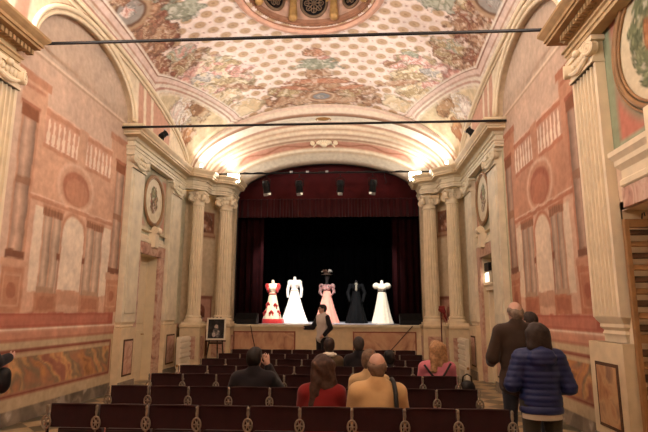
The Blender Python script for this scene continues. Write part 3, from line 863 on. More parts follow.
    for q in (-1, 1):
        P.grid(np.array([[[q * 2.93 + .06, 16.3, 0], [q * 2.93 + .06, 16.3, 5.4]], [[q * 2.93 + .06, 16.42, 0], [q * 2.93 + .06, 16.42, 5.4]], [[q * 7, 16.42, 0], [q * 7, 16.42, 5.4]]], float), np.full((3, 2, 3), 60.))
    P.build('rear_face', PLASTER, arch, smooth=False)

def build_stage():
    FLOORW = mat('pale_stage_boards', (196, 194, 202), .45, var=.06, scale=3)
    m = MB(); m.bb(-2.86, 2.99, 15.75, 16.4, 1.2, 1.27); m.bb(-5, 5, 16.4, 24, 1.2, 1.27)
    st = struct(m.build('floor_stage', FLOORW))
    m = MB(); m.bb(-2.93, 2.93, 15.78, 15.9, 0, 1.2); m.bb(-2.92, 2.92, 15.74, 15.8, 1.13, 1.2); m.bb(-2.92, 2.92, 15.74, 15.8, 0, .3)
    for x in (-2.88, -.72, .72, 2.88): m.bb(x - .06, x + .06, 15.75, 15.8, .3, 1.13)
    m.bb(-.66, .66, 15.765, 15.8, .3, 1.13)
    fr = struct(m.build('wall_stage_front', CREAM))
    PM = marble('rose_marble', [(158, 100, 66), (196, 138, 96), (208, 158, 112), (176, 116, 80)], 1.3, .45)
    for x0, x1 in ((-2.74, -.86), (.86, 2.74)):
        m = MB(); m.bb(x0, x1, 15.755, 15.8, .36, 1.08); m.build('panel_border', mat('rust_paint', (140, 74, 48)), fr)
        m = MB(); m.bb(x0 + .04, x1 - .04, 15.745, 15.8, .4, 1.04); m.build('panel', PM, fr)
    m = MB(); m.bb(-2.95, 2.95, 15.68, 15.82, 1.2, 1.275); m.build('nosing', STONE, fr, bevel=.01)
    # stage house
    BK = mat('black_masonry', (10, 9, 10), .95, spec=.05)
    m = MB(); m.bb(-5.1, -5, 16.3, 24.1, 0, 9.5); m.bb(5, 5.1, 16.3, 24.1, 0, 9.5); m.bb(-5.1, 5.1, 24, 24.1, 0, 9.5); m.bb(-5.1, 5.1, 16.4, 24.1, 9.4, 9.5)
    struct(m.build('wall_stage_house', BK))

def drape(name, x0, x1, y, z0_, z1, m_, folds, amp, label, cat, group=None, bottom=0.):
    n = int(folds * 10); k = 14; vs = []; fs = []
    for j in range(k + 1):
        t = j / k; z = z0_ + (z1 - z0_) * t
        for i in range(n + 1):
            u = i / n; ph = u * folds * 2 * PI
            a = amp * (1 - .35 * t)
            vs.append((x0 + (x1 - x0) * u + .3 * a * math.sin(ph * 2 + 1), y + a * math.sin(ph + .5 * math.sin(u * 17) + .2 * t) + .4 * a * math.sin(ph * .37), z - (bottom * abs(math.sin(ph / 2)) * (1 - t) if bottom else 0)))
    for j in range(k):
        for i in range(n): fs.append((j * (n + 1) + i, j * (n + 1) + i + 1, (j + 1) * (n + 1) + i + 1, (j + 1) * (n + 1) + i))
    mb = MB(); mb.add(vs, fs); o = mb.build(name, m_, smooth=True, fix=False)
    s = o.modifiers.new('thickness', 'SOLIDIFY'); s.thickness = .012
    return tag(o, label, cat, group)

def build_curtains():
    RED = mat('dark_red_velvet', (74, 12, 14), .9, var=.2, scale=3, sheen=.3, spec=.1)
    RED2 = mat('deep_red_velvet', (58, 9, 12), .9, var=.2, scale=3, sheen=.2, spec=.1)
    BLK = mat('black_velvet', (8, 8, 10), .95, var=.2, spec=.03)
    drape('stage_border_curtain', -3.5, 3.5, 16.75, 5.2, 7.4, RED, 9, .03, 'flat dark red curtain filling the top of the stage arch', 'curtain')
    drape('stage_valance', -3.5, 3.5, 16.62, 4.72, 5.34, RED2, 34, .045, 'pleated dark red valance hanging in front of the upper curtain', 'curtain')
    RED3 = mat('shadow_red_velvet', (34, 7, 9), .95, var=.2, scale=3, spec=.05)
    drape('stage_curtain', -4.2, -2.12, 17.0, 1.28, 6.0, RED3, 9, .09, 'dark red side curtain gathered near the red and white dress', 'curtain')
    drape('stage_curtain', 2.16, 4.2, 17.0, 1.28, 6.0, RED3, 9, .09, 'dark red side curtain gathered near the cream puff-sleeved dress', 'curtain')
    drape('stage_backdrop', -4.8, 4.8, 21.5, 1.28, 8.5, BLK, 22, .08, 'black curtain closing the rear of the stage behind the five dresses', 'curtain')

def build_oculus(ceil):
    cx, cy = OC; zb = float(zc(0, 11.3))
    m = MB()
    pr = [(OR + .10, -.06), (OR + .06, -.10), (OR - .02, -.10), (OR - .06, -.05), (OR - .08, -.05)]
    m.lathe([(r, zb + z) for r, z in pr], (cx, cy, 0), 72, cap=False); m.build('oculus_ring', PINKST, ceil, smooth=50)
    m = MB(); m.lathe([(r, zb + z) for r, z in ((OR - .08, -.05), (OR - .10, .02), (OR - .14, .03), (OR - .14, .07), (OR - .17, .08), (OR - .18, .15), (OR - .2, .17))], (cx, cy, 0), 72, cap=False)
    m.build('oculus_cornice', mat('umber_stucco', (150, 98, 66), .7, var=.2), ceil, smooth=40)
    m = MB(); R = OR - .2
    m.lathe([(R, zb + .15), (R, zb + 1.25), (R - .1, zb + 1.35), (R * .85, zb + 1.6), (R * .5, zb + 1.85), (.05, zb + 1.95)], (cx, cy, 0), 72, cap=False)
    m.build('lantern', mat('lantern_plaster', (186, 140, 112), .8, var=.2), ceil, smooth=50)
    GL = mat('dusky_glass', (30, 26, 26), .2); LAT = mat('lattice_brown', (120, 90, 62), .6)
    for i in range(8):
        a = PI / 2 + i * PI / 4; d = Vector((math.cos(a), math.sin(a), 0)); t = Vector((-d.y, d.x, 0)); c = Vector((cx, cy, zb + .56)) + d * (R - .03)
        m = MB(); N = 28
        m.add([c + t * (.3 * math.cos(2 * PI * k / N)) + Vector((0, 0, .34 * math.sin(2 * PI * k / N))) for k in range(N)] + [c + d * .05 + t * (.3 * math.cos(2 * PI * k / N)) + Vector((0, 0, .34 * math.sin(2 * PI * k / N))) for k in range(N)],
              [tuple(range(N))] + [(k, (k + 1) % N, N + (k + 1) % N, N + k) for k in range(N)]); w = m.build('lantern_window', GL, ceil)
        m = MB(); m.ring(c, t, (0, 0, 1), .31, .35, .035)
        for k in range(8):
            b = k * PI / 4; m.tube([c - d * .01, c - d * .01 + t * .2 * math.cos(b) + Vector((0, 0, .23 * math.sin(b)))], .014, 6)
            m.ring(c - d * .01 + t * .17 * math.cos(b) + Vector((0, 0, .19 * math.sin(b))), t, (0, 0, 1), .06, .06, .012, 12, 6)
        m.build('window_lattice', LAT, ceil, smooth=True)
        a += PI / 8; d = Vector((math.cos(a), math.sin(a), 0)); c = Vector((cx, cy, zb - .2)) + d * (R - .05)
        V = lambda z, s=0: tuple(c + Vector((0, 0, z)) - d * s)
        soft_obj('gilded_figure', [cone(V(.34, .02), V(.75, .04), .11, .08), cone(V(.75, .04), V(.95, .05), .085, .07), elp(V(1.1, .06), (.06, .06, .075)), cone(V(.9, .05), tuple(Vector(V(.7, .12)) + Vector((-d.y, d.x, 0)) * .14), .035, .03), cone(V(.9, .05), tuple(Vector(V(1.05, .1)) - Vector((-d.y, d.x, 0)) * .16), .035, .03)], GOLD, .022, ceil)

# ------------------------------------------------------------------ theatre chairs
ORD = ['first', 'second', 'third', 'fourth', 'fifth', 'sixth', 'seventh', 'eighth', 'ninth']
ROWN = ['back row', 'second row from back', 'third row from back', 'middle row', 'third row from stage', 'second row from stage', 'front row']
ROWY = [4.6 + 1.13 * i for i in range(7)]
CX = [-1.75 + .44 * (i + .5) for i in range(9)]
TAKEN = {(0, 5): 'woman in red', (0, 6): 'man in yellow jacket', (1, 3): 'man in black', (1, 6): 'grey-haired person', (2, 8): 'woman in pink',
         (3, 5): 'person in white scarf', (3, 6): 'dark-jacketed person', (3, 7): 'small dark-haired person'}

def build_chairs():
    VEL = mat('maroon_velvet', (42, 9, 11), .85, var=.18, scale=9, sheen=.25, spec=.15, bump=.1)
    PIP = mat('worn_maroon_piping', (46, 16, 17), .7); BRASS = mat('pale_worn_metal', (128, 118, 100), .45, .35, var=.15)
    FR = mat('dark_seat_wood', (50, 26, 20), .5)
    def make(down, end):
        t = thing('theatre_chair', '', 'chair')
        m = MB(); n = 10                            # upholstered back with a gently crowned top
        out = []
        for i in range(n + 1):
            x = -.207 + .414 * i / n; out.append((x, .842 + .006 * math.cos((i / n - .5) * PI)))
        front = [(-.207, .655)] + out + [(.207, .655)]
        vs = []; fs = []; N = len(front)
        for d, s in ((-.028, 1.), (-.012, 1.02), (.03, 1.), (.05, .93)):
            for x, z in front: vs.append((x * s, d + .04 * (x / .2) ** 2 * .4, .74 + (z - .74) * s))
        for r in range(3):
            for i in range(N): fs.append((r * N + i, r * N + (i + 1) % N, (r + 1) * N + (i + 1) % N, (r + 1) * N + i))
        fs.append(tuple(range(N - 1, -1, -1))); fs.append(tuple(range(3 * N, 4 * N)))
        m.add(vs, fs); b = m.build('backrest', VEL, t, smooth=40)
        m = MB(); m.tube([(x * 1.0, -.02 + .016 * (x / .2) ** 2, z + .002) for x, z in out], .006, 6); m.build('piping', PIP, b, smooth=True)
        m = MB()
        if down: m.box((0, .28, .395), (.4, .38, .07)); m.bb(-.19, .19, .1, .45, .34, .365, 1)
        else: m.box((0, .13, .46), (.4, .07, .32), Matrix.Rotation(-.12, 3, 'X')); m.box((0, .095, .46), (.38, .02, .3), Matrix.Rotation(-.12, 3, 'X'), 1)
        m.build('seat', [VEL, FR], t, bevel=.02)
        for x in ((-.22, .22) if end else (-.22,)):
            m = MB()
            m.tube([(x, -.02, .0), (x, -.015, .25), (x, 0, .45), (x, -.02, .62), (x, -.022, .69)], [.02, .016, .018, .014, .011], 10)
            m.bb(x - .013, x + .013, -.1, .34, 0, .025); m.tube([(x, .28, .02), (x, .2, .2), (x, .05, .38)], .012, 8)
            m.build('side_frame', IRON, t, smooth=40)
            m = MB(); c = (x, -.045, .70)
            m.ring(c, (1, 0, 0), (0, 0, 1), .036, .052, .0085, 24, 8); m.ell(c, (.014, .01, .02), None, 10, 8)
            for k in range(6):
                a = k * PI / 3; m.tube([c, (x + .033 * math.cos(a), -.045, .70 + .048 * math.sin(a))], [.008, .004], 6)
            m.tube([(x, -.042, .75), (x, -.04, .79), (x, -.035, .845)], [.006, .014, .009], 8); m.ell((x, -.04, .83), (.014, .012, .02), None, 8, 6); m.tube([(x, -.042, .648), (x, -.042, .62)], [.012, .006], 8)
            m.build('lyre_medallion', BRASS, t, smooth=40)
        return t
    protos = {}
    for r in range(7):
        for i in range(9):
            taken = TAKEN.get((r, i)); key = (bool(taken), i == 8)
            if taken: lab = 'red velvet chair with %s sitting in it, %s' % (taken, ROWN[r])
            else: lab = 'empty red velvet chair, %s from the easel side, %s' % (ORD[i], ROWN[r])
            loc = (CX[i], ROWY[r], .0065 if r < 3 else 0)
            if key not in protos:
                t = protos[key] = make(*key); t.location = loc; t['label'] = lab; t['group'] = 'rows of red theatre chairs'
            else: dup(protos[key], loc, 0, lab, 'rows of red theatre chairs')

# ------------------------------------------------------------------ people
SKIN = mat('skin', (192, 146, 124), .55, var=.05, scale=20); EYE = mat('eye', (30, 22, 20), .3); LIP = mat('lips', (170, 90, 80), .5)
def V3(*a): return np.array(a, float)

def hand(w, d, nrm, side, curl=.5, sc=1.):
    """Palm and five fingers. w wrist, d pointing direction, nrm back-of-hand normal, side: thumb side sign."""
    d = d / np.linalg.norm(d); nrm = nrm - d * (nrm @ d); nrm /= np.linalg.norm(nrm); s = np.cross(d, nrm) * side
    P = [cone(w, w + d * .04 * sc, .024 * sc, .028 * sc, .015)]
    for q in (-1, 0, 1): P.append(cone(w + d * .02 * sc + s * q * .012 * sc, w + d * .08 * sc + s * q * .024 * sc, .015 * sc, .0135 * sc, .012))
    for i, L in enumerate((.066, .076, .07, .055)):
        b = w + d * .082 * sc + s * (.030 - .02 * i) * sc
        d1 = d * math.cos(curl * .6) - nrm * math.sin(curl * .6); d2 = d * math.cos(curl * 1.5) - nrm * math.sin(curl * 1.5)
        m = b + d1 * L * .55 * sc + s * (.004 - .003 * i)
        P += [cone(b, m, .0095 * sc, .0088 * sc, .004), cone(m, m + d2 * L * .5 * sc, .0088 * sc, .007 * sc, .004)]
    b = w + d * .025 * sc + s * .024 * sc; m = b + (d * .6 + s * .7 - nrm * .2) * .036 * sc
    P += [cone(b, m, .013 * sc, .0105 * sc, .01), cone(m, m + (d * .9 + s * .25 - nrm * .3) * .032 * sc, .0105 * sc, .008 * sc, .005)]
    return P

class Fig:
    """Skeleton of a figure that faces local +y; x to its right hand, origin on the floor under the pelvis."""
    def __init__(s, top, seated=False, wide=1., lean=0., headyaw=0., headpitch=0., elbows=None, wrists=None, legs=None, slim=1.):
        s.w = wide; s.top = top; s.seated = seated
        sc = 1. if not seated else .96
        s.pel = V3(0, 0, .575) if seated else V3(0, 0, .53 * top)
        hz = top - .125; s.hc = V3(0, lean, hz)
        s.neck = V3(0, lean * .85 - .02, top - .275); shz = top - .345
        s.sh = [V3(-.175 * wide, lean * .75 - .02, shz), V3(.175 * wide, lean * .75 - .02, shz)]
        s.ch = V3(0, lean * .6 - .005, shz - .11); s.wa = V3(0, lean * .3, (shz - .11 + s.pel[2]) / 2 + .0)
        if seated:
            s.hip = [V3(-.1, .04, .555), V3(.1, .04, .555)]; s.kn = [V3(-.11, .47, .535), V3(.11, .47, .535)]; s.an = [V3(-.11, .45, .085), V3(.11, .45, .085)]
            el = [V3(-.215 * wide, .08, shz - .26), V3(.215 * wide, .08, shz - .26)]; wr = [V3(-.1, .28, .68), V3(.1, .28, .68)]
        else:
            L = legs or ((0, 0), (0, 0))
            s.hip = [V3(-.095, 0, s.pel[2] - .03), V3(.095, 0, s.pel[2] - .03)]
            s.kn = [V3(-.105, .02 + L[0][0], .285 * top), V3(.105, .02 + L[1][0], .285 * top)]; s.an = [V3(-.11, -.01 + L[0][1], .085), V3(.11, -.01 + L[1][1], .085)]
            el = [V3(-.245 * wide, -.02, shz - .28), V3(.245 * wide, -.02, shz - .28)]; wr = [V3(-.25 * wide, .05, shz - .53), V3(.25 * wide, .05, shz - .53)]
        s.el = [V3(*e) for e in elbows] if elbows else el; s.wr = [V3(*e) for e in wrists] if wrists else wr
        cy, sy, cp, sp = math.cos(headyaw), math.sin(headyaw), math.cos(headpitch), math.sin(headpitch)
        s.HR = np.array([[cy, -sy, 0], [sy, cy, 0], [0, 0, 1]]) @ np.array([[1, 0, 0], [0, cp, -sp], [0, sp, cp]])
    def H(s, x, y, z): return s.hc + s.HR @ V3(x, y, z)
    def head(s, k=1.):
        R = s.HR
        P = [elp(s.H(0, -.01, .025), V3(.076, .093, .098) * k, R, .03), elp(s.H(0, .022, -.052), V3(.058, .066, .07) * k, R, .03), cone(s.neck - V3(0, 0, .05), s.H(0, -.015, -.06), .058, .054, .03),
             cone(s.H(0, .088, .014), s.H(0, .106, -.022), .008, .0125, .012), elp(s.H(0, .078, .034), V3(.05, .014, .01), R, .015), elp(s.H(0, .08, -.09), V3(.024, .018, .016), R, .015)]
        for q in (-1, 1):
            P += [elp(s.H(q * .077, -.008, -.008), V3(.011, .022, .032), R, .008), elp(s.H(q * .032, .078, .012), V3(.013, .011, .009), R, .003, 1)]
        P += [elp(s.H(0, .086, -.058), V3(.024, .011, .008), R, .004, 2)]
        return P
    def torso(s, f=0., belly=0., k=.06, long=0.):
        w = s.w
        P = [elp(s.pel, V3(.168 * w + f, .118 + f, .12 + f), None, k), elp(s.wa + V3(0, belly * .4, 0), V3(.146 * w + f + belly * .4, .108 + f + belly, .17), None, k), elp(s.ch, V3(.172 * w + f, .118 + f, .18), None, k),
             cone(s.sh[0] * V3(.85, 1, 1), s.sh[1] * V3(.85, 1, 1), .056 + f, None, k)]
        for q in s.sh: P.append(cone(s.neck + V3(0, -.005, .0), q * V3(.8, 1, 1) + V3(0, 0, .015), .045 + f * .6, .045 + f, .05))
        return P
    def arm(s, i, f=0., stop=1.):
        e = s.el[i]; w = e + (s.wr[i] - e) * stop
        return [cone(s.sh[i], e, .05 + f, .041 + f, .03), cone(e, w, .041 + f, .030 + f * .9, .02)]
    def legs_(s, f=0., stop=1.):
        P = []
        for i in (0, 1):
            a = s.kn[i] + (s.an[i] - s.kn[i]) * stop
            P += [cone(s.hip[i], s.kn[i], .085 + f, .057 + f, .04), cone(s.kn[i], s.kn[i] + (s.an[i] - s.kn[i]) * .35 + V3(0, -.012, 0), .056 + f, .054 + f, .03), cone(s.kn[i] + (s.an[i] - s.kn[i]) * .35 + V3(0, -.012, 0), a, .054 + f, .036 + f * 1.1, .03)]
        return P
    def feet(s, f=0.):
        P = []
        for i in (0, 1):
            a = s.an[i]; P += [cone(a + V3(0, -.03, -.04), a + V3(0, .04, -.045), .038 + f, .038 + f, .02), cone(a + V3(0, .04, -.045), a + V3(0, .15, -.05), .036 + f, .026 + f, .02)]
        return P

def person(label, loc, rz, F, hair, top_, legsm, shoes=None, handdir=None, curl=(.5, .5), res=.0125, hairm=None, sleeves=None, extra=None, belly=0., fit=.018, ridge=None, hem=0., noise=0., handn=None, coatlen=0., group=None):
    """Body first (one skin), then hair and clothes as its children."""
    P = F.head() + F.torso(-.004, belly) + F.arm(0) + F.arm(1) + F.legs_() + F.feet(-.004)
    for i in (0, 1):
        d = handdir[i] if handdir and handdir[i] is not None else (F.wr[i] - F.el[i])
        n = handn[i] if handn and handn[i] is not None else (V3(0, 0, 1) if F.seated else V3(-1 if i == 0 else 1, .2, .1))
        P += hand(F.wr[i], V3(*d), V3(*n), -1 if i == 1 else 1, curl[i])
    o = soft_obj('person', P, [SKIN, EYE, LIP], res); o.location = loc; o.rotation_euler = (0, 0, rz); tag(o, label, 'person', group)
    # hair
    R = F.HR; H = F.H; hp = []
    st, L = hair
    hp.append(elp(H(0, -.022, .04), V3(.086, .1, .092), R, .02))
    if st in ('short', 'bob', 'long', 'grey'):
        hp.append(elp(H(0, -.05, -.01), V3(.08, .066, .085), R, .03)); hp.append(elp(H(0, .03, .092), V3(.062, .058, .03), R, .03))
    if st == 'bald':
        hp = [elp(H(0, -.04, -.005), V3(.083, .072, .07), R, .02), elp(H(0, -.06, -.05), V3(.06, .04, .04), R, .02)]
        for q in (-1, 1): hp.append(elp(H(q * .07, -.01, .015), V3(.016, .05, .045), R, .02))
        hp.append(elp(H(0, -.015, .135), V3(.045, .055, .07), R, 0, 0, 's'))
    if st in ('bob', 'long'):
        for q in (-1, 0, 1):
            hp.append(cone(H(q * .05, -.055, .03), H(q * (.062 + L * .12), -.075, -.05 - L), .062, .05, .04))
        for q in (-1, 1): hp.append(cone(H(q * .072, -.0, .03), H(q * .085, -.01, -.04 - L * .8), .03, .026, .03))
    hair_o = soft_obj('hair', hp, hairm, .0085, o, noise=.004 if st != 'long' else .007, nf=70)
    # clothes
    tp = F.torso(fit, belly)
    if coatlen: tp += [elp(F.pel - V3(0, 0, coatlen), V3(.172 * F.w + fit, .125 + fit, .12), None, .06)]
    if hem: tp += [elp(F.pel - V3(0, 0, .02), V3(.17 * F.w + fit + .01, .125 + fit + .008, .06 + hem), None, .04)]
    tp += [cone(F.neck + V3(0, -.012, .0), F.neck + V3(0, -.014, .03), .066 + fit * .5, .064 + fit * .4, .03)]
    if sleeves is None: tp += F.arm(0, fit, .93) + F.arm(1, fit, .93)
    if extra: tp += extra(F)
    if ridge: tp_kw = dict(ridge=ridge)
    else: tp_kw = dict(noise=noise or .0035, nf=26)
    soft_obj('jacket', tp, top_, res, o, **tp_kw)
    if sleeves is not None:
        for i in (0, 1): soft_obj('sleeve', F.arm(i, fit + .002, .95), sleeves, res, o, noise=.003, nf=30)
    lp = F.legs_(.014, .97) + [elp(F.pel - V3(0, 0, .01), V3(.172 * F.w + .012, .122 + .012, .115), None, .05)]
    soft_obj('trousers', lp, legsm, res + .002, o, noise=.003, nf=24)
    soft_obj('shoes', F.feet(.008), shoes or mat('dark_leather', (34, 28, 26), .5), .013, o)
    return o

def strap(parent, pts, r, m, name='bag_strap'):
    mb = MB(); mb.tube(pts, r, 8); mb.build(name, m, parent, smooth=True)

def build_people():
    cl = lambda n, c, **k: mat(n, c, .9, sheen=.15, spec=.1, **k)
    DH = mat('dark_brown_hair', (44, 30, 24), .6, var=.4, scale=40); BH = mat('black_hair', (24, 18, 17), .55, var=.4, scale=40); GH = mat('grey_hair', (122, 104, 88), .7, var=.3, scale=40)
    BL = mat('dark_blond_hair', (160, 116, 72), .6, var=.35, scale=40); CH = mat('chestnut_hair', (62, 38, 27), .6, var=.4, scale=40); GB = mat('grey_brown_hair', (110, 84, 64), .7, var=.3, scale=40)
    YEL = cl('mustard_jacket_cloth', (188, 148, 94)); BKC = cl('black_cloth', (30, 26, 30)); REDC = cl('red_cloth', (116, 18, 18)); PNK = cl('pink_cloth', (188, 100, 114)); JN = cl('dark_jeans', (40, 42, 50)); BRN = cl('dark_brown_jacket_cloth', (60, 44, 34))
    BLU = mat('blue_quilted_nylon', (21, 34, 84), .5, var=.1, spec=.4); GRY = cl('light_grey_fleece', (196, 184, 176)); OLV = cl('olive_brown_cloth', (84, 66, 44)); WHT = cl('white_scarf_cloth', (226, 214, 196)); STR = mat('black_strap', (20, 18, 18), .6)
    BEI = cl('beige_sweater_cloth', (176, 144, 98)); OLT = cl('dark_olive_trousers', (58, 52, 40))
    G = 'seated audience'
    up = lambda x: V3(*x)
    # man in the mustard jacket, back row
    F = Fig(1.275, True, 1.08, .02, 0, -.05)
    o = person('seated man in mustard yellow jacket, balding, with a dark strap over his shoulder', (1.12, 4.86, .009), 0, F, ('bald', 0), YEL, JN, hairm=GB, belly=.03, fit=.028)
    strap(o, [(.155, -.19, .72), (.155, -.185, .82), (.15, -.165, .95), (.14, -.1, 1.03), (.13, .0, 1.05), (.12, .09, .98), (.1, .16, .85)], .02, STR)
    # woman in red with long dark curls
    F = Fig(1.245, True, .92, .04, .25, 0)
    person('seated woman in red with long dark curly hair, beside the yellow jacket', (.61, 4.98, .009), 0, F, ('long', .26), REDC, JN, hairm=CH)
    # man in black with raised hand
    F = Fig(1.24, True, 1.1, .04, -.2, .1, elbows=[(-.27, .08, .70), (.27, .16, .76)], wrists=[(-.12, .3, .68), (.14, .1, 1.03)])
    person('seated man in black jacket raising a hand beside his face', (-.22, 5.98, .009), 0, F, ('short', 0), BKC, JN, hairm=BH, handdir=[None, (-.2, -.1, 1)], handn=[None, (.3, -.9, .1)], curl=(.5, .5), fit=.026)
    F = Fig(1.225, True, .95, .03, -.1, 0)
    person('seated grey-brown haired person in beige, half hidden behind the mustard jacket', (1.08, 6.0, .009), 0, F, ('grey', 0), BEI, JN, hairm=GB)
    F = Fig(1.07, True, .85, .03, .1, 0)
    o = person('small seated person with black hair and pale collar, beyond the mustard jacket', (1.45, 8.27, 0), 0, F, ('short', 0), BKC, JN, hairm=BH)
    soft_obj('collar', [cone(F.neck + V3(-.05, -.06, .02), F.neck + V3(.06, -.06, .01), .026, None, .02), cone(F.neck + V3(.06, -.06, .01), F.neck + V3(.09, .02, -.01), .024, None, .02)], WHT, .01, o)
    F = Fig(1.27, True, .96, .02, 0, 0)
    person('seated man in dark jacket with short dark grey hair, before the rose panel', (.98, 8.27, 0), 0, F, ('grey', 0), BKC, JN, hairm=mat('charcoal_hair', (56, 48, 44), .7, var=.3, scale=40))
    F = Fig(1.25, True, .9, .02, 0, 0)
    o = person('seated person with bushy dark hair and white scarf, just below the presenter', (.52, 8.27, 0), 0, F, ('short', 0), OLV, JN, hairm=DH)
    soft_obj('scarf', [cone(F.neck + V3(-.085, -.03, .02), F.neck + V3(-.03, -.09, .03), .032, None, .03), cone(F.neck + V3(-.03, -.09, .03), F.neck + V3(.06, -.08, .03), .032, None, .03), cone(F.neck + V3(.06, -.08, .03), F.neck + V3(.09, 0, .02), .03, None, .03)], WHT, .01, o, noise=.004)
    F = Fig(1.27, True, 1.02, .02, .35, 0)
    o = person('seated woman in pink top with blond hair and crossed black straps', (2.0, 7.12, .009), 0, F, ('long', .2), PNK, JN, hairm=BL)
    strap(o, [(-.18, -.11, .97), (-.1, -.15, .86), (0, -.16, .76), (.1, -.155, .66), (.17, -.13, .58)], .014, STR); strap(o, [(.16, -.12, .99), (.08, -.155, .87), (-.0, -.165, .76), (-.1, -.155, .66), (-.17, -.12, .6)], .014, STR)
    b = soft_obj('handbag', [elp((0, 0, .09), (.1, .07, .09), None, .02), elp((0, 0, .13), (.08, .06, .06), None, .03)], STR, .01); b.location = (2.36, 7.0, .60); tag(b, 'black bag hanging beside the seated woman in pink', 'bag')
    m = MB(); m.tube([(-.06, 0, .17), (-.05, 0, .24), (0, 0, .27), (.05, 0, .24), (.06, 0, .17)], .009, 8); m.build('handle', STR, b, smooth=True)
    # presenter
    F = Fig(1.85, False, 1.0, .0, -.35, .05, elbows=[(-.255, -.07, 1.24), (.27, .10, 1.25)], wrists=[(-.2, .1, 1.06), (.30, .36, 1.24)], slim=.9)
    person('presenter in pale grey hoodie with black sleeves, arm held out before the stage', (.06, 13.9, 0), PI / 2 + .75, F, ('short', 0), GRY, BKC, hairm=BH, handdir=[(.3, .6, -.5), (0, 1, .06)], handn=[(-1, 0, 0), (0, 0, 1)], curl=(.6, .12), res=.011, sleeves=BKC, fit=.024,
           extra=lambda F: [cone(F.neck + V3(-.06, -.07, -.01), F.neck + V3(.06, -.07, -.01), .04, None, .03), elp(F.neck + V3(0, -.1, -.05), (.09, .05, .07), None, .03)])
    # standing visitors in the aisle
    F = Fig(1.775, False, 1.1, .0, .1, -.05, elbows=[(-.285, .0, 1.15), (.27, .02, 1.15)], wrists=[(-.24, .2, 1.08), (.2, .2, 1.05)], legs=((.02, .03), (-.02, -.12)))
    person('standing grey-haired man in dark brown jacket, back turned, beside the blue jacket', (2.76, 6.15, 0), .06, F, ('bald', 0), BRN, JN, hairm=GH, res=.012, belly=.02, fit=.032, coatlen=.1, handdir=[(.3, .8, -.2), (-.3, .8, -.1)])
    F = Fig(1.555, False, 1.0, .0, .0, 0, elbows=[(-.265, -.02, .97), (.265, -.02, .95)], wrists=[(-.17, .18, .93), (.17, .18, .91)])
    o = person('standing woman in blue quilted jacket with dark bobbed hair, back turned', (2.70, 5.3, 0), -.03, F, ('bob', .05), BLU, OLT, hairm=DH, res=.011, fit=.032, ridge=(.007, .055), hem=.0, handdir=[(.5, .7, -.2), (-.5, .7, -.2)],
               extra=lambda F: [elp(F.neck + V3(0, -.12, -.05), (.125, .06, .1), None, .04)])
    z = float(F.pel[2]); fold = lambda a, t: 1 + .012 * math.sin(9 * a + 2)
    m = MB(); m.lathe([(.17, z - .165), (.186, z - .16), (.19, z - .09), (.18, z - .05)], n=64, fn=fold, sy=.76); m.build('shirt', mat('pale_grey_knit', (190, 176, 156), .9), o, smooth=50)
    m = MB(); m.lathe([(.188, z - .112), (.202, z - .105), (.206, z - .08), (.198, z - .05), (.18, z - .03)], n=64, fn=fold, sy=.77); m.build('jacket_hem', BLU, o, smooth=50)
    F = Fig(1.66, False, .95, .0, .25, 0)
    person('dark-haired person standing half hidden between the brown and blue jackets', (3.28, 7.25, 0), .1, F, ('short', 0), BKC, JN, hairm=DH)
    # visitor cut by the picture edge, by the mural wall
    F = Fig(1.62, False, 1.05, .0, -.3, 0, elbows=[(-.27, .0, 1.05), (.29, .02, 1.05)], wrists=[(-.25, .2, .98), (.26, .22, 1.1)])
    person('dark-haired person in black standing by the mural wall, only an edge in view', (-3.53, 6.0, 0), -.2, F, ('short', .0), BKC, JN, hairm=BH, fit=.03)
    b = soft_obj('shoulder_bag', [elp((0, 0, .0), (.09, .1, .14), None, .02), elp((0, .0, .08), (.08, .08, .08), None, .03)], STR, .011, noise=.004, nf=30); b.location = (-3.21, 6.06, .84); tag(b, 'black shoulder bag at the hip of the person by the mural', 'bag')
    m = MB(); m.tube([(-.01, -.07, .14), (-.08, -.05, .3), (-.16, -.02, .39)], .014, 8); m.build('strap', STR, b, smooth=True)

# ------------------------------------------------------------------ the five costumes
def dress(name, label, loc, skirt, skirt_m, bod, bod_m, h, flare, waist, wz, sh_w, sleeves, neck_m, folds=14, sx=.86, neck=True):
    t = thing(name, label, 'dress', loc, 0, 'costumes on stage')
    ph = RNG.random() * 6
    prof = []
    for i in range(22):
        q = i / 21; z = .01 + (wz - .01) * q
        r = waist + (flare - waist) * ((1 - q) ** 1.0 * .75 + (1 - q) ** 2.4 * .25); prof.append((r, z))
    m = MB(); m.lathe(prof, n=120, fn=lambda a, q: 1 + .055 * (1 - q) ** .6 * math.sin(folds * a + ph + 1.5 * math.sin(2 * a)), sy=sx)
    m.build('skirt', skirt_m, t, smooth=60)
    sz = h - .14; w = sh_w
    P = [elp((0, 0, wz - .01), (waist + .01, waist * .82, .06), None, .04), elp((0, -.01, wz + (sz - wz) * .55), (w * .82, w * .62, (sz - wz) * .5), None, .06), cone((-w * .72, 0, sz - .035), (w * .72, 0, sz - .035), .05, None, .05),
         elp((-.06, -.09, sz - .13), (.07, .06, .07), None, .04), elp((.06, -.09, sz - .13), (.07, .06, .07), None, .04)]
    soft_obj('bodice', P, bod_m, .011, t, noise=.002, nf=50)
    soft_obj('neck_stub', [cone((0, 0, sz - .03), (0, .0, sz + .09), .058, .05, .02), elp((0, 0, sz + .1), (.05, .05, .02), None, .01)], neck_m, .011, t)
    for q in (-1, 1):
        P = sleeves(q, w, sz)
        if P: soft_obj('sleeve', P, bod_m, .011, t, noise=.003, nf=40)
    return t

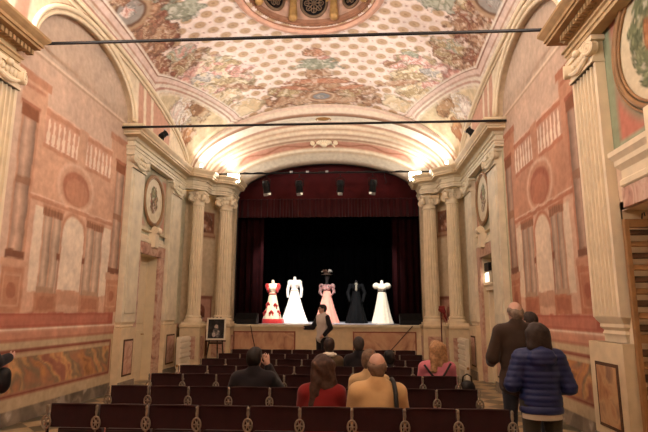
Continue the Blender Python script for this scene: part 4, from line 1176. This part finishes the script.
def build_dresses():
    cl = lambda n, c, v=.06: mat(n, c, .75, var=v, sheen=.2, scale=14, spec=.2)
    WH = cl('white_silk', (244, 238, 228)); CRM_ = cl('cream_cotton', (236, 214, 178)); IV = cl('ivory_muslin', (236, 222, 196)); RD = cl('scarlet_cloth', (190, 28, 26)); PK = cl('salmon_satin', (238, 150, 126)); FL = marble('floral_brocade', [(26, 18, 20), (70, 36, 38), (196, 120, 110), (36, 24, 26), (214, 176, 160), (60, 30, 32)], 16., .7, .6); BK = mat('black_taffeta', (4, 4, 5), .8, var=.3, scale=14, spec=.15); SK = mat('dummy_linen', (226, 196, 160), .8); DK = mat('dark_dummy_cloth', (34, 28, 26), .8); LACE = mat('grey_lace', (140, 132, 112), .8, var=.4, scale=40)
    Z = 1.27; Y = 18.0
    short = lambda r: (lambda q, w, sz: [elp((q * (w * .95), 0, sz - .06), (r, r * .9, r * .85), None, .03)])
    def longs(elx, hand_, r=.05):
        def f(q, w, sz):
            e = V3(q * (w + elx[0]), elx[1], sz - .31); k = V3(q * (w + hand_[0]), hand_[1], sz - .57)
            return [elp((q * w * .95, 0, sz - .07), (.075, .07, .085), None, .04), cone((q * w * .95, 0, sz - .05), e, r + .012, r, .03), cone(e, k, r, r - .01, .02)]
        return f
    t = dress('costume_dress', 'cream dress with scarlet bows, scarlet sleeves and scarlet hem', (-1.88, 17.72, Z), None, CRM_, None, CRM_, 1.46, .36, .12, .98, .19, lambda q, w, sz: [], SK, 10)
    for q in (-1, 1): soft_obj('sleeve', [elp((q * .19, 0, 1.24), (.075, .085, .11), None, .03), elp((q * .15, -.03, 1.12), (.06, .1, .1), None, .03)], RD, .011, t, noise=.004)
    m = MB(); m.lathe([(.385, .0), (.39, .02), (.375, .14), (.36, .15)], n=96, fn=lambda a, q: 1 + .03 * math.sin(10 * a), sy=.88, cap=False); m.build('hem_band', RD, t, smooth=True)
    for i, (x, z) in enumerate(((-.13, .63), (.12, .60), (-.22, .36), (.0, .36), (.22, .36))):
        q = z / .98; r = .12 + .24 * ((1 - q) * .75 + (1 - q) ** 2.4 * .25); y = -math.sqrt(max(.001, 1 - (x / r) ** 2)) * r * .86 - .01
        soft_obj('bow', [cone((x - .06, y, z - .02), (x, y - .015, z + .04), .03, .034, .02), cone((x + .06, y, z - .02), (x, y - .015, z + .04), .03, .034, .02), cone((x - .02, y, z + .02), (x - .05, y - .005, z - .1), .02, .024, .01), cone((x + .02, y, z + .02), (x + .05, y - .005, z - .1), .02, .024, .01)], RD, .009, t)
    m = MB(); m.ring((0, 0, .985), (1, 0, 0), (0, 1, 0), .13, .11, .02, 32); m.build('belt', RD, t, smooth=True)
    t = dress('costume_dress', 'long-sleeved white dress with full trailing skirt', (-1.2, 18.35, Z), None, WH, None, WH, 1.62, .47, .13, 1.13, .185, longs((.06, -.0), (.05, -.06)), WH, 11, .9)
    m = MB(); m.ring((0, 0, 1.13), (1, 0, 0), (0, 1, 0), .14, .118, .016, 32); m.build('belt', mat('pale_rose_ribbon', (214, 180, 168), .6), t, smooth=True)
    # pink with hat
    t = dress('costume_dress', 'salmon pink skirt with floral bodice and dark wig under a feathered hat', (-.06, 18.5, Z), None, PK, None, FL, 1.47, .44, .115, 1.13, .19, lambda q, w, sz: [elp((q * .2, 0, sz - .05), (.09, .08, .1), None, .03), cone((q * .2, 0, sz - .08), (q * .25, -.02, sz - .26), .07, .05, .03), cone((q * .25, -.02, sz - .26), (q * .17, -.12, sz - .36), .045, .035, .02)], DK, 12)
    soft_obj('dummy_head', [elp((0, 0, 1.6), (.075, .09, .11), None, .03), cone((0, 0, 1.42), (0, 0, 1.55), .05, .05, .03), elp((0, .03, 1.62), (.085, .09, .09), None, .02)], DK, .011, t)
    m = MB(); m.lathe([(.19, 1.69), (.21, 1.70), (.11, 1.72), (.105, 1.79), (.06, 1.81)], n=32); ht = m.build('hat', mat('hat_straw', (86, 62, 44), .8, var=.4, scale=30), t, smooth=40)
    for i in range(7):
        a = i * .9; m = MB(); m.tube([(.06 * math.cos(a), .06 * math.sin(a), 1.76), (.14 * math.cos(a), .13 * math.sin(a), 1.84), (.2 * math.cos(a + .3), .17 * math.sin(a + .3), 1.8)], [.02, .045, .012], 8)
        m.build('feather', mat(('white_plume', 'brown_plume')[i % 3 > 0], ((232, 222, 206), (110, 74, 52))[i % 3 > 0], .8), ht, smooth=True)
    t = dress('costume_dress', 'black dress with puffed black jacket sleeves and lace front', (.98, Y, Z), None, BK, None, BK, 1.47, .38, .125, 1.08, .2, longs((.09, -.03), (.02, -.16), .062), DK, 12)
    soft_obj('lace_front', [elp((0, -.12, 1.2), (.05, .04, .12), None, .02), elp((0, -.08, 1.33), (.06, .05, .05), None, .02)], LACE, .011, t, noise=.004, nf=80)
    t = dress('costume_dress', 'cream dress with short puffed sleeves and a thin dark waist band', (1.86, Y, Z), None, IV, None, IV, 1.47, .36, .135, 1.08, .2, short(.125), WH, 13)
    m = MB(); m.ring((0, 0, 1.09), (1, 0, 0), (0, 1, 0), .145, .12, .017, 32); m.build('belt', DK, t, smooth=True)

# ------------------------------------------------------------------ lamps, rods and rigging
def area(name, loc, target, energy, size, col=(1, .985, .95), spread=PI):
    l = bpy.data.lights.new(name, 'AREA'); l.energy = energy; l.size = size; l.color = col; l.spread = spread
    o = bpy.data.objects.new(name, l); COL.objects.link(o); o.location = loc
    o.rotation_euler = (Vector(target) - Vector(loc)).to_track_quat('-Z', 'Y').to_euler(); return o
def spot(name, loc, target, energy, ang, blend=.6, col=(1, .985, .95), r=.08):
    l = bpy.data.lights.new(name, 'SPOT'); l.energy = energy; l.spot_size = ang; l.spot_blend = blend; l.color = col; l.shadow_soft_size = r
    o = bpy.data.objects.new(name, l); COL.objects.link(o); o.location = loc
    o.rotation_euler = (Vector(target) - Vector(loc)).to_track_quat('-Z', 'Y').to_euler(); return o

def can(name, loc, aim, label, group, r=.075, L=.26, yoke=True, up=.16):
    t = thing(name, label, 'spotlight', loc, 0, group)
    d = (Vector(aim) - Vector(loc)).normalized(); q = d.to_track_quat('Z', 'Y').to_matrix()
    m = MB(); pr = [(r * .75, -L * .5), (r * .95, -L * .42), (r, -L * .1), (r, L * .45), (r * 1.12, L * .47), (r * 1.12, L * .53), (r * .9, L * .53), (r * .86, L * .4)]
    tmp = MB(); tmp.lathe(pr, n=28); m.add([q @ Vector(v) for v in tmp.v], tmp.f)
    for k in range(4): tmp = MB(); tmp.lathe([(r * 1.0, -L * .36 + k * .03), (r * 1.1, -L * .355 + k * .03), (r * 1.1, -L * .335 + k * .03), (r, -L * .33 + k * .03)], n=28, cap=False); m.add([q @ Vector(v) for v in tmp.v], tmp.f)
    m.build('housing', BLACK, t, smooth=40)
    tmp = MB(); tmp.lathe([(r * .84, L * .40), (r * .7, L * .43), (0.004, L * .45)], n=24); m = MB(); m.add([q @ Vector(v) for v in tmp.v], tmp.f)
    m.build('lens', mat('lit_lens', (255, 236, 206), .3, emit=((255, 232, 196), 5.)), t, smooth=True)
    if yoke:
        s = q @ Vector((1, 0, 0)); s.z = 0; s = s.normalized() if s.length > .1 else Vector((1, 0, 0)); h = Vector((0, 0, up))
        m = MB(); m.tube([s * r * 1.1, s * r * 1.25, s * r * 1.25 + h * .8, h, -s * r * 1.25 + h * .8, -s * r * 1.25, -s * r * 1.1], .011, 8); m.tube([h, h * 1.35], .014, 8)
        m.build('yoke', IRON, t, smooth=True)
        for e in (-1, 1):
            m = MB(); m.box(q @ Vector((0, e * r * 1.15, L * .66)), (r * 1.2, .012, r * .8), q @ Matrix.Rotation(e * .35, 3, 'X'))
            m.build('barn_door', mat('bright_steel', (176, 174, 170), .3, .5), t)
    return t

def build_rigging():
    # iron tie rods across the vault
    for y, z, x, w in ((7.4, 5.9, 4.11, 'near tie rod crossing the frescoed vault just under the round opening'), (10.43, 5.60, 4.115, 'far tie rod crossing the hall just before the stage arch')):
        m = MB(); m.cyl((-x, y, z), (x, y, z), .026, None, 12)
        o = m.build('tie_rod', IRON, None, smooth=40); tag(o, 'thin dark iron ' + w, 'tie rod')
    t = thing('lighting_bar', 'thin black lighting bar spanning the stage arch below the keystone', 'lighting bar', (0, 15.3, 5.86))
    m = MB(); m.cyl((-3.36, 0, 0), (3.5, 0, 0), .024, None, 12); m.build('pipe', BLACK, t, smooth=40)
    m = MB(); m.tube([(-2.6 + i * .13, .03, .035 + .015 * math.sin(i * 1.7) - (.04 if i % 9 == 0 else 0)) for i in range(41)], .011, 6); m.build('cable', BLACK, t, smooth=True)
    m = MB()
    for x in (-1.0, .1, -.5): m.box((x, -.02, .03), (.09, .05, .06))
    m.build('clamp', mat('worn_steel', (150, 150, 150), .35, .7), t, bevel=.005)
    for q in (-1, 1):
        m = MB(); m.box((q * 3.42, 0, -.02), (.1, .12, .09)); m.build('end_bracket', BLACK, t, bevel=.008)
    m = MB(); m.tube([(1.85, 0, 0), (1.87, -.02, -.18), (1.92, 0, -.32), (1.86, .02, -.36)], .009, 6); m.build('loose_cable', BLACK, t, smooth=True)
    names = ['beside the easel-side flood lamp', 'above the white dress', 'above the salmon dress', 'beside the red-stand-side flood lamp']
    for i, x in enumerate((-1.77, -.75, .51, 1.5)):
        can('stage_spotlight', (x, 15.3, 5.44), (x * .8, 16.4, 2.2), 'black spotlight hanging from the lighting bar, ' + names[i], 'spotlights on the lighting bar', .105, .36, True, .28)
    for q, w in ((-1, 'easel side'), (1, 'red stand side')):
        t = thing('flood_lamp', 'bright lit flood lamp at the %s end of the lighting bar' % w, 'lamp', (q * 2.78, 15.22, 5.7), q * -.25, 'flood lamps')
        m = MB(); m.box((0, .05, 0), (.4, .1, .3)); m.build('housing', BLACK, t, bevel=.015)
        m = MB(); m.box((0, -.01, 0), (.36, .03, .26)); m.build('glass', mat('lit_glass', (255, 240, 214), .3, emit=((255, 244, 222), 30.)), t, bevel=.01)
        m = MB(); m.tube([(-.2, .05, 0), (-.2, .08, .13), (0, .08, .17), (.2, .08, .13), (.2, .05, 0)], .011, 8); m.build('bracket', IRON, t, smooth=True)
        spot('flood_light', (q * 2.78, 15.14, 5.72), (q * 1.4, 9, 4.2), 230, 2.9, .8, r=.12)
        area('flood_up', (q * 2.9, 15.1, 5.92), (q * 2.3, 15.1, 7.2), 13, .25)
    # uplighters on the cornice
    C = [(-3.74, 11.8, 'easel-side cornice near the flower fresco'), (3.74, 11.95, 'cornice above the lit sign doorway')]
    for x, y, w in C:
        can('cornice_spotlight', (x, y, 5.9), (x * .6, y + 1.0, 7.6), 'small black spotlight standing on the ' + w, 'cornice spotlights', .07, .2, True, -.16)
        spot('cornice_light', (x * .985, y + .09, 6.03), (x * -.05, y + 1.0, 8.1), 260, 1.75, 1.0)
    for q in (-1, 1):
        t = thing('cornice_lamp', 'small lit lamp above the outer column on the %s' % ('easel side' if q < 0 else 'red stand side'), 'lamp', (q * 3.62, 14.6, 5.8))
        m = MB(); m.lathe([(.04, 0), (.045, .02), (.02, .03), (.02, .08)], n=16); m.build('socket', BLACK, t, smooth=40)
        m = MB(); m.ell((0, 0, .13), (.05, .05, .06), None, 16, 10); m.build('bulb', mat('lit_bulb', (255, 244, 220), .3, emit=((255, 240, 214), 14.)), t, smooth=True)
        area('cornice_lamp_light', (q * 3.5, 14.5, 6.0), (q * 2.6, 14.9, 7.4), 15, .2)
    # the hall uplighters on the near cornices and their troughs
    for q in (-1, 1):
        for y, e in ((5.6, 260), (2.4, 230), (-.6, 170)):
            t = thing('uplighter', 'black trough uplighter on top of the near cornice', 'lamp', (q * 3.85, y, 5.80), 0, 'trough uplighters')
            m = MB(); m.bb(-.1, .1, -.3, .3, 0, .04); m.bb(-.1, -.085, -.3, .3, .04, .1); m.bb(.085, .1, -.3, .3, .04, .1); m.build('trough', BLACK, t)
            m = MB(); m.bb(-.07, .07, -.27, .27, .045, .06); m.build('tube', mat('lit_bulb', (255, 244, 220), .3, emit=((255, 240, 214), 14.)), t)
            area('uplight', (q * 3.85, y, 5.92), (q * 1.0, y + .8, 8.3), e * 1.3, .4, (1, .985, .95))

# ------------------------------------------------------------------ fittings
def build_fittings():
    # radiators
    for q, w, yy in ((-1, 'left of the framed picture', 13.72), (1, 'by the lit sign doorway', 13.72)):
        w = 'below the flat pilaster beside the framed picture' if q < 0 else 'below the flat pilaster beside the red stand'
        t = thing('radiator', 'white ribbed cast radiator ' + w, 'radiator', (-3.58 if q < 0 else 3.68, yy, 0))
        n = 9
        for i in range(n):
            y = (i - (n - 1) / 2) * .088; m = MB()
            m.bb(-.035 * q, .07 * q, y - .032, y + .032, .22, 1.0)
            for k in range(6): m.bb(-.07 * q, -.03 * q, y - .03, y + .03, .23 + k * .13, .325 + k * .13)
            m.build('section', WHITE, t, bevel=.012)
        m = MB()
        for z in (.3, .52, .74, .93): m.cyl((0, -.4, z), (0, .4, z), .03, None, 12)
        for y in (-.34, .34): m.bb(-.05, .05, y - .03, y + .03, 0, .24)
        m.build('frame', WHITE, t, smooth=40)
        m = MB(); m.cyl((0, -.44, .3), (0, -.4, .3), .02); m.lathe([(.03, -.03), (.03, .03)], (0, -.46, .3), 12); m.build('valve', GOLD, t)
    # framed picture on an easel before the corner
    t = thing('easel', 'dark wooden easel holding the white framed picture beside the stage', 'easel', (-2.9, 14.35, 0), .12)
    WD = mat('dark_easel_wood', (60, 38, 26), .6); tl = Matrix.Rotation(-.16, 3, 'X')
    for x, x2 in ((-.28, -.1), (.28, .1)):
        m = MB(); m.tube([(x, -.14, 0), (x2, .1, 1.5)], .02, 8); m.build('leg', WD, t, smooth=40)
    m = MB(); m.tube([(0, .55, 0), (0, .1, 1.5)], .02, 8); m.build('leg', WD, t, smooth=40)
    m = MB(); m.box((0, -.05, .86), (.56, .09, .03)); m.box((0, .01, .8), (.4, .03, .05)); m.build('ledge', WD, t, bevel=.005)
    p = thing('framed_picture', 'dark portrait picture in a white frame standing on the easel', 'picture', (-2.9, 14.33, .885), .12)
    m = MB()
    def tb(x0, x1, y0, y1, z0_, z1):
        c = tl @ Vector(((x0 + x1) / 2, (y0 + y1) / 2, (z0_ + z1) / 2)); m.box(c, (x1 - x0, y1 - y0, z1 - z0_), tl)
    tb(-.26, .26, -.03, .0, 0, .04); tb(-.26, .26, -.03, .0, .56, .6); tb(-.26, -.22, -.03, .0, .04, .56); tb(.22, .26, -.03, .0, .04, .56); m.build('frame', WHITE, p)
    yy = np.linspace(-.22, .22, 60); zz = np.linspace(.04, .56, 70); U, Vv = np.meshgrid(yy, zz, indexing='ij'); Cn = Canvas(U, Vv, (44, 40, 40)); Cn.mottle(.5, 12, 3)
    Cn.blob(.0, .34, .06, .09, [(190, 170, 150), (150, 120, 104)], 5, freq=18, ragged=.3); Cn.blob(.02, .2, .1, .13, [(120, 112, 108), (70, 66, 66), (150, 140, 132)], 6, freq=12); Cn.blob(-.06, .14, .05, .08, [(176, 160, 148)], 8, freq=16)
    XYZ = np.stack([U, np.full_like(U, -.015), Vv], -1) @ np.array(tl).T; P = Paint(); P.grid(XYZ, Cn.c, flip=False); P.build('print', FRESCO, p)
    # red music stand by the columns
    t = thing('music_stand', 'slim stand with a red cloth-hung top between the fluted columns', 'stand', (3.24, 14.28, 0))
    RDM = mat('dull_red_cloth', (120, 26, 22), .8)
    m = MB(); m.cyl((0, 0, .02), (0, 0, 1.7), .016); m.build('pole', mat('red_pole', (90, 26, 22), .5), t, smooth=40)
    for k in range(3):
        a = k * 2.09; m = MB(); m.tube([(0, 0, .2), (.25 * math.cos(a), .25 * math.sin(a), .015)], .012, 8); m.build('leg', BLACK, t, smooth=True)
    m = MB(); m.box((.03, -.02, 1.74), (.16, .03, .17), Matrix.Rotation(-.4, 3, 'X')); m.build('desk', RDM, t, bevel=.01)
    soft_obj('cloth', [cone((.07, -.04, 1.74), (.1, -.04, 1.55), .045, .03, .03), cone((.1, -.04, 1.55), (.15, -.03, 1.42), .03, .018, .02), cone((-.03, -.04, 1.72), (.06, -.05, 1.66), .045, .045, .03)], RDM, .012, t, noise=.006)
    # stage monitors and cables
    for x, w in ((-2.43, 'below the red and white dress'), (2.63, 'below the cream puff-sleeved dress')):
        t = thing('stage_monitor', 'black wedge loudspeaker on the stage edge ' + w, 'loudspeaker', (x, 16.15, 1.275))
        m = MB(); vs = []
        for xx in (-.34, .34): vs += [(xx, -.2, 0), (xx, .2, 0), (xx, .2, .3), (xx, .05, .34), (xx, -.2, .14)]
        m.add(vs, [(0, 1, 2, 3, 4), (9, 8, 7, 6, 5), (0, 5, 6, 1), (1, 6, 7, 2), (2, 7, 8, 3), (3, 8, 9, 4), (4, 9, 5, 0)]); m.build('cabinet', mat('black_vinyl', (20, 19, 20), .7), t, bevel=.012)
        m = MB(); m.add([(-.3, -.202, .15), (.3, -.202, .15), (.3, .03, .338), (-.3, .03, .338)], [(0, 1, 2, 3)]); o = m.build('grille', mat('black_mesh_grille', (30, 28, 28), .5, .5), t); s = o.modifiers.new('t', 'SOLIDIFY'); s.thickness = .014; s.offset = 0
    for pts, w in (([(-2.2, 15.64, 1.25), (-2.12, 15.6, .9), (-1.98, 15.56, .4), (-1.9, 15.4, .012), (-1.6, 15.0, .012)], 'dark cable hanging down the stage front below the red and white dress'), ([(2.62, 15.64, 1.25), (2.2, 15.55, .8), (1.75, 15.4, .35), (1.4, 15.2, .012), (1.0, 15.0, .012)], 'dark reddish cable slanting down the stage front towards the seats')):
        m = MB(); m.tube(pts, .014, 8); tag(m.build('cable', mat('dark_red_cable', (64, 24, 20), .6), None, smooth=True), w, 'cable')

def medallion(sg, y, z, ry, rz, label, ring_w, kind):
    t = thing('wall_medallion', label, 'medallion', (sg * (A - .002), y, z), 0, 'painted wall medallions')
    f = -sg
    m = MB()
    for k, (s, r) in enumerate(((1.0, ring_w), (.93, ring_w * .5), (1.07, ring_w * .5))): m.ring((f * .03, 0, 0), (0, 1, 0), (0, 0, 1), ry * s, rz * s, r, 64, 8)
    m.build('frame', mat('umber_gilt_frame', (158, 116, 70), .5, .15, var=.2), t, smooth=True)
    R = np.linspace(0, 1, 40); Th = np.linspace(0, 2 * PI, 90); Rg, Tg = np.meshgrid(R, Th, indexing='ij'); U = Rg * np.cos(Tg) * ry * .95; V = Rg * np.sin(Tg) * rz * .95
    C = Canvas(U, V, (224, 206, 166)); C.mottle(.05, 4, 3); q = ry
    if kind == 'wreath':
        for i in range(22):
            a = i * 2 * PI / 22; k = .58 + .1 * math.sin(i * 2.4)
            C.blob(q * k * math.cos(a), rz * k * math.sin(a), .13, .17, [(112, 118, 78), (146, 150, 104), (90, 98, 64), (168, 160, 116)], 40 + i, a, 9, .7)
        C.blob(-.05, 0, q * .42, rz * .5, [(206, 140, 76), (176, 106, 56), (220, 170, 110)], 9, freq=5)
    else:
        C.blob(0, .02, q * .4, rz * .52, [(124, 118, 72), (166, 132, 84), (196, 150, 110), (100, 96, 60), (176, 104, 80)], 19 + (sg > 0), freq=9); C.blob(.04 * sg, -rz * .3, q * .26, rz * .26, [(150, 116, 76), (120, 92, 60)], 23, freq=8); C.blob(-.05, rz * .3, q * .22, rz * .3, [(120, 124, 76), (170, 150, 104)], 27, freq=9)
    P = Paint(); P.grid(np.stack([np.full_like(U, f * .012), U, V], -1), C.c, flip=sg < 0); P.build('painting', FRESCO, t)
    return t

def build_doors():
    DL = mat('cream_door_paint', (222, 200, 158), .6, var=.05)
    for sg, nm in ((-1, 'door_1'), (1, 'door_2')):
        X = lambda x: sg * x; D = .22 if sg > 0 else 0.
        m = MB()                                    # reveal and door leaf
        m.bb(X(A), X(A + .4), 11.65 + D, 11.75 + D, 0, 3.0); m.bb(X(A), X(A + .4), 12.9 + D, 13.0 + D, 0, 3.0); m.bb(X(A), X(A + .4), 11.65 + D, 13.0 + D, 3.0, 3.1); m.bb(X(A + .24), X(A + .3), 11.75 + D, 12.9 + D, 0, 3.0)
        d = struct(m.build(nm, DL))
        if sg < 0:
            m = MB()
            for z0_, z1 in ((.2, 1.2), (1.35, 2.8)): m.bb(X(A + .22), X(A + .25), 11.87 + D, 12.78 + D, z0_, z1)
            m.build('door_panel', DL, d, bevel=.012); m = MB(); m.cyl((X(A + .24), 12.72 + D, 1.1), (X(A + .15), 12.72 + D, 1.1), .014); m.tube([(X(A + .15), 12.72 + D, 1.1), (X(A + .15), 12.58 + D, 1.1)], .012); m.build('handle', GOLD, d)
        else:
            m = MB(); m.bb(X(A + .1), X(A + .24), 11.75 + D, 11.87 + D, 0, 2.25); m.bb(X(A + .1), X(A + .24), 12.78 + D, 12.9 + D, 0, 2.25); m.bb(X(A + .04), X(A + .24), 11.75 + D, 12.9 + D, 2.18, 2.3); m.bb(X(A + .0), X(A + .24), 11.75 + D, 12.9 + D, 2.29, 2.34); m.build('door_frame', CREAM2, d, bevel=.008)
            m = MB()
            for z0_, z1 in ((.2, 1.0), (1.1, 2.05)): m.bb(X(A + .22), X(A + .25), 11.98 + D, 12.68 + D, z0_, z1)
            m.build('door_panel', DL, d, bevel=.012); m = MB(); m.cyl((X(A + .24), 12.7 + D, 1.05), (X(A + .15), 12.7 + D, 1.05), .014); m.tube([(X(A + .15), 12.7 + D, 1.05), (X(A + .15), 12.58 + D, 1.05)], .012); m.build('handle', GOLD, d)
        fr = MB()                                   # marble surround, lintel, cornice and keystone
        fr.bb(X(A), X(A - .06), 12.9 + D, 13.28 + D, 0, 3.0); fr.bb(X(A), X(A - .06), 11.52 + D, 11.75 + D, 0, 3.0); fr.bb(X(A), X(A - .07), 11.52 + D, 13.28 + D, 3.0, 3.28)
        fo = fr.build('marble_surround', PINKMARB, d, bevel=.01)
        m = MB(); pa = [(X(A), 11.5 + D), (X(A - .08), 11.5 + D), (X(A - .08), 13.3 + D), (X(A), 13.3 + D)]
        if sg > 0: pa = [(x, 24.8 + 2 * D - y) for x, y in pa]
        m.sweep(pa, [(0, 3.28), (.02, 3.3), (.02, 3.36), (.06, 3.4), (.06, 3.46), (.1, 3.5), (.1, 3.54), (0, 3.56)]); m.build('door_cornice', CREAM2, d, smooth=30)
        m = MB(); m.prism([(X(A), 12.28 + D), (X(A - .16), 12.3 + D), (X(A - .16), 12.54 + D), (X(A), 12.56 + D)], 3.2, 3.62); volute(m, (X(A - .14), 12.42 + D, 3.62), (0, 1, 0), (0, 0, 1), .09, .24); m.build('keystone', CREAM2, d, smooth=40)
    medallion(-1, 12.42, 4.38, .60, .61, 'oval painted medallion with brown bouquet above the cream door', .03, 'plant')
    medallion(1, 12.66, 4.42, .60, .62, 'oval painted medallion with green bouquet above the doorway with the lit sign', .03, 'plant')
    medallion(1, 4.97, 4.6, 1.0, .86, 'large round medallion with painted green wreath above the slatted shutter doorway', .034, 'wreath')
    # sign over the right door
    t = thing('emergency_light', 'small lit white emergency lamp under a black box above the side doorway', 'sign', (A + .1, 12.92, 2.36))
    m = MB(); m.bb(-.06, .02, -.2, .2, .3, .5); m.build('black_box', BLACK, t, bevel=.01)
    m = MB(); m.bb(-.05, .02, -.2, .2, 0, .28); m.build('case', WHITE, t, bevel=.01)
    m = MB(); m.bb(-.056, -.045, -.17, .17, .03, .25); m.build('lit_panel', mat('lit_panel', (255, 240, 220), .4, emit=((255, 240, 220), 3.)), t)
    # near doorway on the right with its frame and open slatted shutter
    X0 = A; d = MB()
    d.bb(X0, X0 + 1.2, 4.3, 4.4, 0, 2.9); d.bb(X0, X0 + 1.2, 6.25, 6.35, 0, 2.9); d.bb(X0, X0 + 1.2, 4.3, 6.35, 2.86, 2.96); d.bb(X0 + 1.1, X0 + 1.2, 4.4, 6.25, 0, 2.9)
    do = struct(d.build('door_3', mat('beige_lobby_plaster', (226, 196, 150), .8)))
    m = MB(); m.bb(X0 + 1.08, X0 + 1.1, 4.4, 6.25, 0, 1.5); m.build('painted_dado', mat('grey_green_dado_paint', (150, 142, 112), .7), do)
    m = MB(); m.bb(X0, X0 - .05, 4.1, 6.12, 2.86, 3.1); m.build('marble_surround', PINKMARB, do, bevel=.01)
    m = MB(); m.sweep([(X0, 4.0), (X0 - .05, 4.0), (X0 - .05, 6.08), (X0, 6.08)], [(0, 3.1), (.02, 3.12), (.02, 3.18), (.0, 3.2), (.0, 3.3), (.05, 3.36), (.05, 3.42), (.09, 3.48), (.09, 3.54), (0, 3.58)]); m.build('door_cornice', CREAM2, do, smooth=30)
    m = MB(); m.prism([(X0, 4.9), (X0 - .2, 4.95), (X0 - .2, 5.25), (X0, 5.3)], 3.3, 3.75); m.build('keystone', CREAM2, do, bevel=.01)
    t = thing('slatted_shutter', 'tall golden brown slatted wooden shutter standing open in the doorway', 'shutter', (A - .09, 6.08, 0))
    GW = mat('golden_brown_wood', (150, 104, 52), .55, var=.25, scale=8); GD = mat('dark_slat_wood', (84, 54, 28), .6, var=.25, scale=8)
    m = MB(); m.bb(0, .05, -.035, .035, .05, 2.72); m.bb(.43, .48, -.035, .035, .05, 2.72); m.bb(.05, .43, -.03, .03, 2.62, 2.72); m.bb(.05, .43, -.03, .03, .05, .17); m.bb(.05, .43, -.03, .03, 1.32, 1.42); m.build('stiles', GW, t, bevel=.005)
    for i in range(18):
        z = .27 + i * .135
        if abs(z - 1.37) < .07: continue
        m = MB(); m.box((.24, -.0, z), (.38, .1, .022), Matrix.Rotation(.65, 3, 'X')); m.build('slat', GD if i % 2 else GW, t)
    m = MB(); m.tube([(.2, -.03, 2.72), (.2, -.05, 2.78), (.2, -.09, 2.78), (.2, -.1, 2.74)], .008, 6); m.build('hook', IRON, t)

# ------------------------------------------------------------------ floor and enclosure
def build_floor():
    m = bpy.data.materials.new('marble_tiles'); m.use_nodes = True; nt = m.node_tree; b = nt.nodes['Principled BSDF']; b.inputs['Roughness'].default_value = .3
    tc = nt.nodes.new('ShaderNodeTexCoord'); mp = nt.nodes.new('ShaderNodeMapping'); mp.inputs['Rotation'].default_value = (0, 0, PI / 4)
    ck = nt.nodes.new('ShaderNodeTexChecker'); ck.inputs['Scale'].default_value = 2.6
    ck.inputs['Color1'].default_value = (*map(float, lin((196, 170, 130))), 1); ck.inputs['Color2'].default_value = (*map(float, lin((92, 84, 62))), 1)
    nz = nt.nodes.new('ShaderNodeTexNoise'); nz.inputs['Scale'].default_value = 4; nz.inputs['Detail'].default_value = 8; nz.inputs['Distortion'].default_value = 1.5
    mx = nt.nodes.new('ShaderNodeMix'); mx.data_type = 'RGBA'; mx.blend_type = 'MULTIPLY'; mx.inputs['Factor'].default_value = .6
    L = nt.links.new; L(tc.outputs['Object'], mp.inputs['Vector']); L(mp.outputs['Vector'], ck.inputs['Vector']); L(tc.outputs['Object'], nz.inputs['Vector'])
    L(ck.outputs['Color'], mx.inputs['A']); L(nz.outputs['Fac'], mx.inputs['B']); L(mx.outputs['Result'], b.inputs['Base Color'])
    f = MB(); f.bb(-4.8, 5.4, -3.2, 16.5, -.15, 0); struct(f.build('floor', m))
    f = MB(); f.bb(-3.1, 2.35, 2.2, 7.7, 0, .006)
    o = f.build('carpet', mat('red_carpet', (150, 34, 34), .95, var=.2, scale=30, sheen=.2, spec=.05)); tag(o, 'red carpet with pale border stripes on the tiled floor under the back rows', 'carpet')
    f = MB()
    for x in (-3.06, -2.5, 2.28): f.bb(x - .025, x + .025, 2.2, 7.7, .004, .009)
    f.bb(-3.1, 2.35, 7.6, 7.66, .004, .0088); f.build('border_stripe', mat('carpet_cream', (214, 180, 140), .95), o)
    w = MB(); w.bb(-4.8, 5.4, -3.2, -3.0, 0, 9); struct(w.build('wall_rear', STONE))
    # attic over the vault, so no light leaks past it
    w = MB(); w.bb(-7, 7, -3.3, 16.5, 11.2, 11.3); struct(w.build('ceiling_attic', STONE))

def build_lights():
    for i, (x, tx) in enumerate(((-1.77, -1.9), (-.75, -1.15), (.51, -.05), (1.5, 1.9))):
        spot('stage_light', (x + (tx - x) * .08, 15.5, 5.2), (tx, 18.0, 1.9), 900, .62, .8, (1, .95, .88), .05)
    spot('stage_wash', (-.1, 15.5, 5.2), (.5, 18.2, 1.5), 600, .9, .9, (.9, .92, 1.), .05)
    w = bpy.data.worlds.new('world'); SC.world = w; w.use_nodes = True
    w.node_tree.nodes['Background'].inputs['Color'].default_value = (1, .8, .6, 1); w.node_tree.nodes['Background'].inputs['Strength'].default_value = .05

def build_camera():
    f = 515.; th = math.radians(10.56); yaw = math.atan(31 / 515 * math.cos(th)); roll = .0035
    F = Vector((-math.sin(yaw) * math.cos(th), math.cos(yaw) * math.cos(th), math.sin(th))); R = Vector((math.cos(yaw), math.sin(yaw), 0)); U = R.cross(F)
    R, U = R * math.cos(roll) + U * math.sin(roll), U * math.cos(roll) - R * math.sin(roll)
    c = bpy.data.cameras.new('camera'); c.sensor_width = 36; c.lens = f / 648 * 36; c.clip_start = .05; c.clip_end = 200
    o = bpy.data.objects.new('camera', c); COL.objects.link(o)
    o.matrix_world = Matrix(((R.x, U.x, -F.x, .92), (R.y, U.y, -F.y, 0), (R.z, U.z, -F.z, 1.65), (0, 0, 0, 1)))
    SC.camera = o
    v = SC.view_settings; v.view_transform = 'Standard'; v.look = 'None'; v.gamma = 1; v.exposure = 0.; v.use_curve_mapping = False

build_camera()
ceiling = build_ceiling()
build_walls(); build_orders(); build_front(); build_stage(); build_curtains(); build_oculus(ceiling)
build_rigging(); build_fittings(); build_doors(); build_floor(); build_lights()
build_chairs(); build_dresses(); build_people()
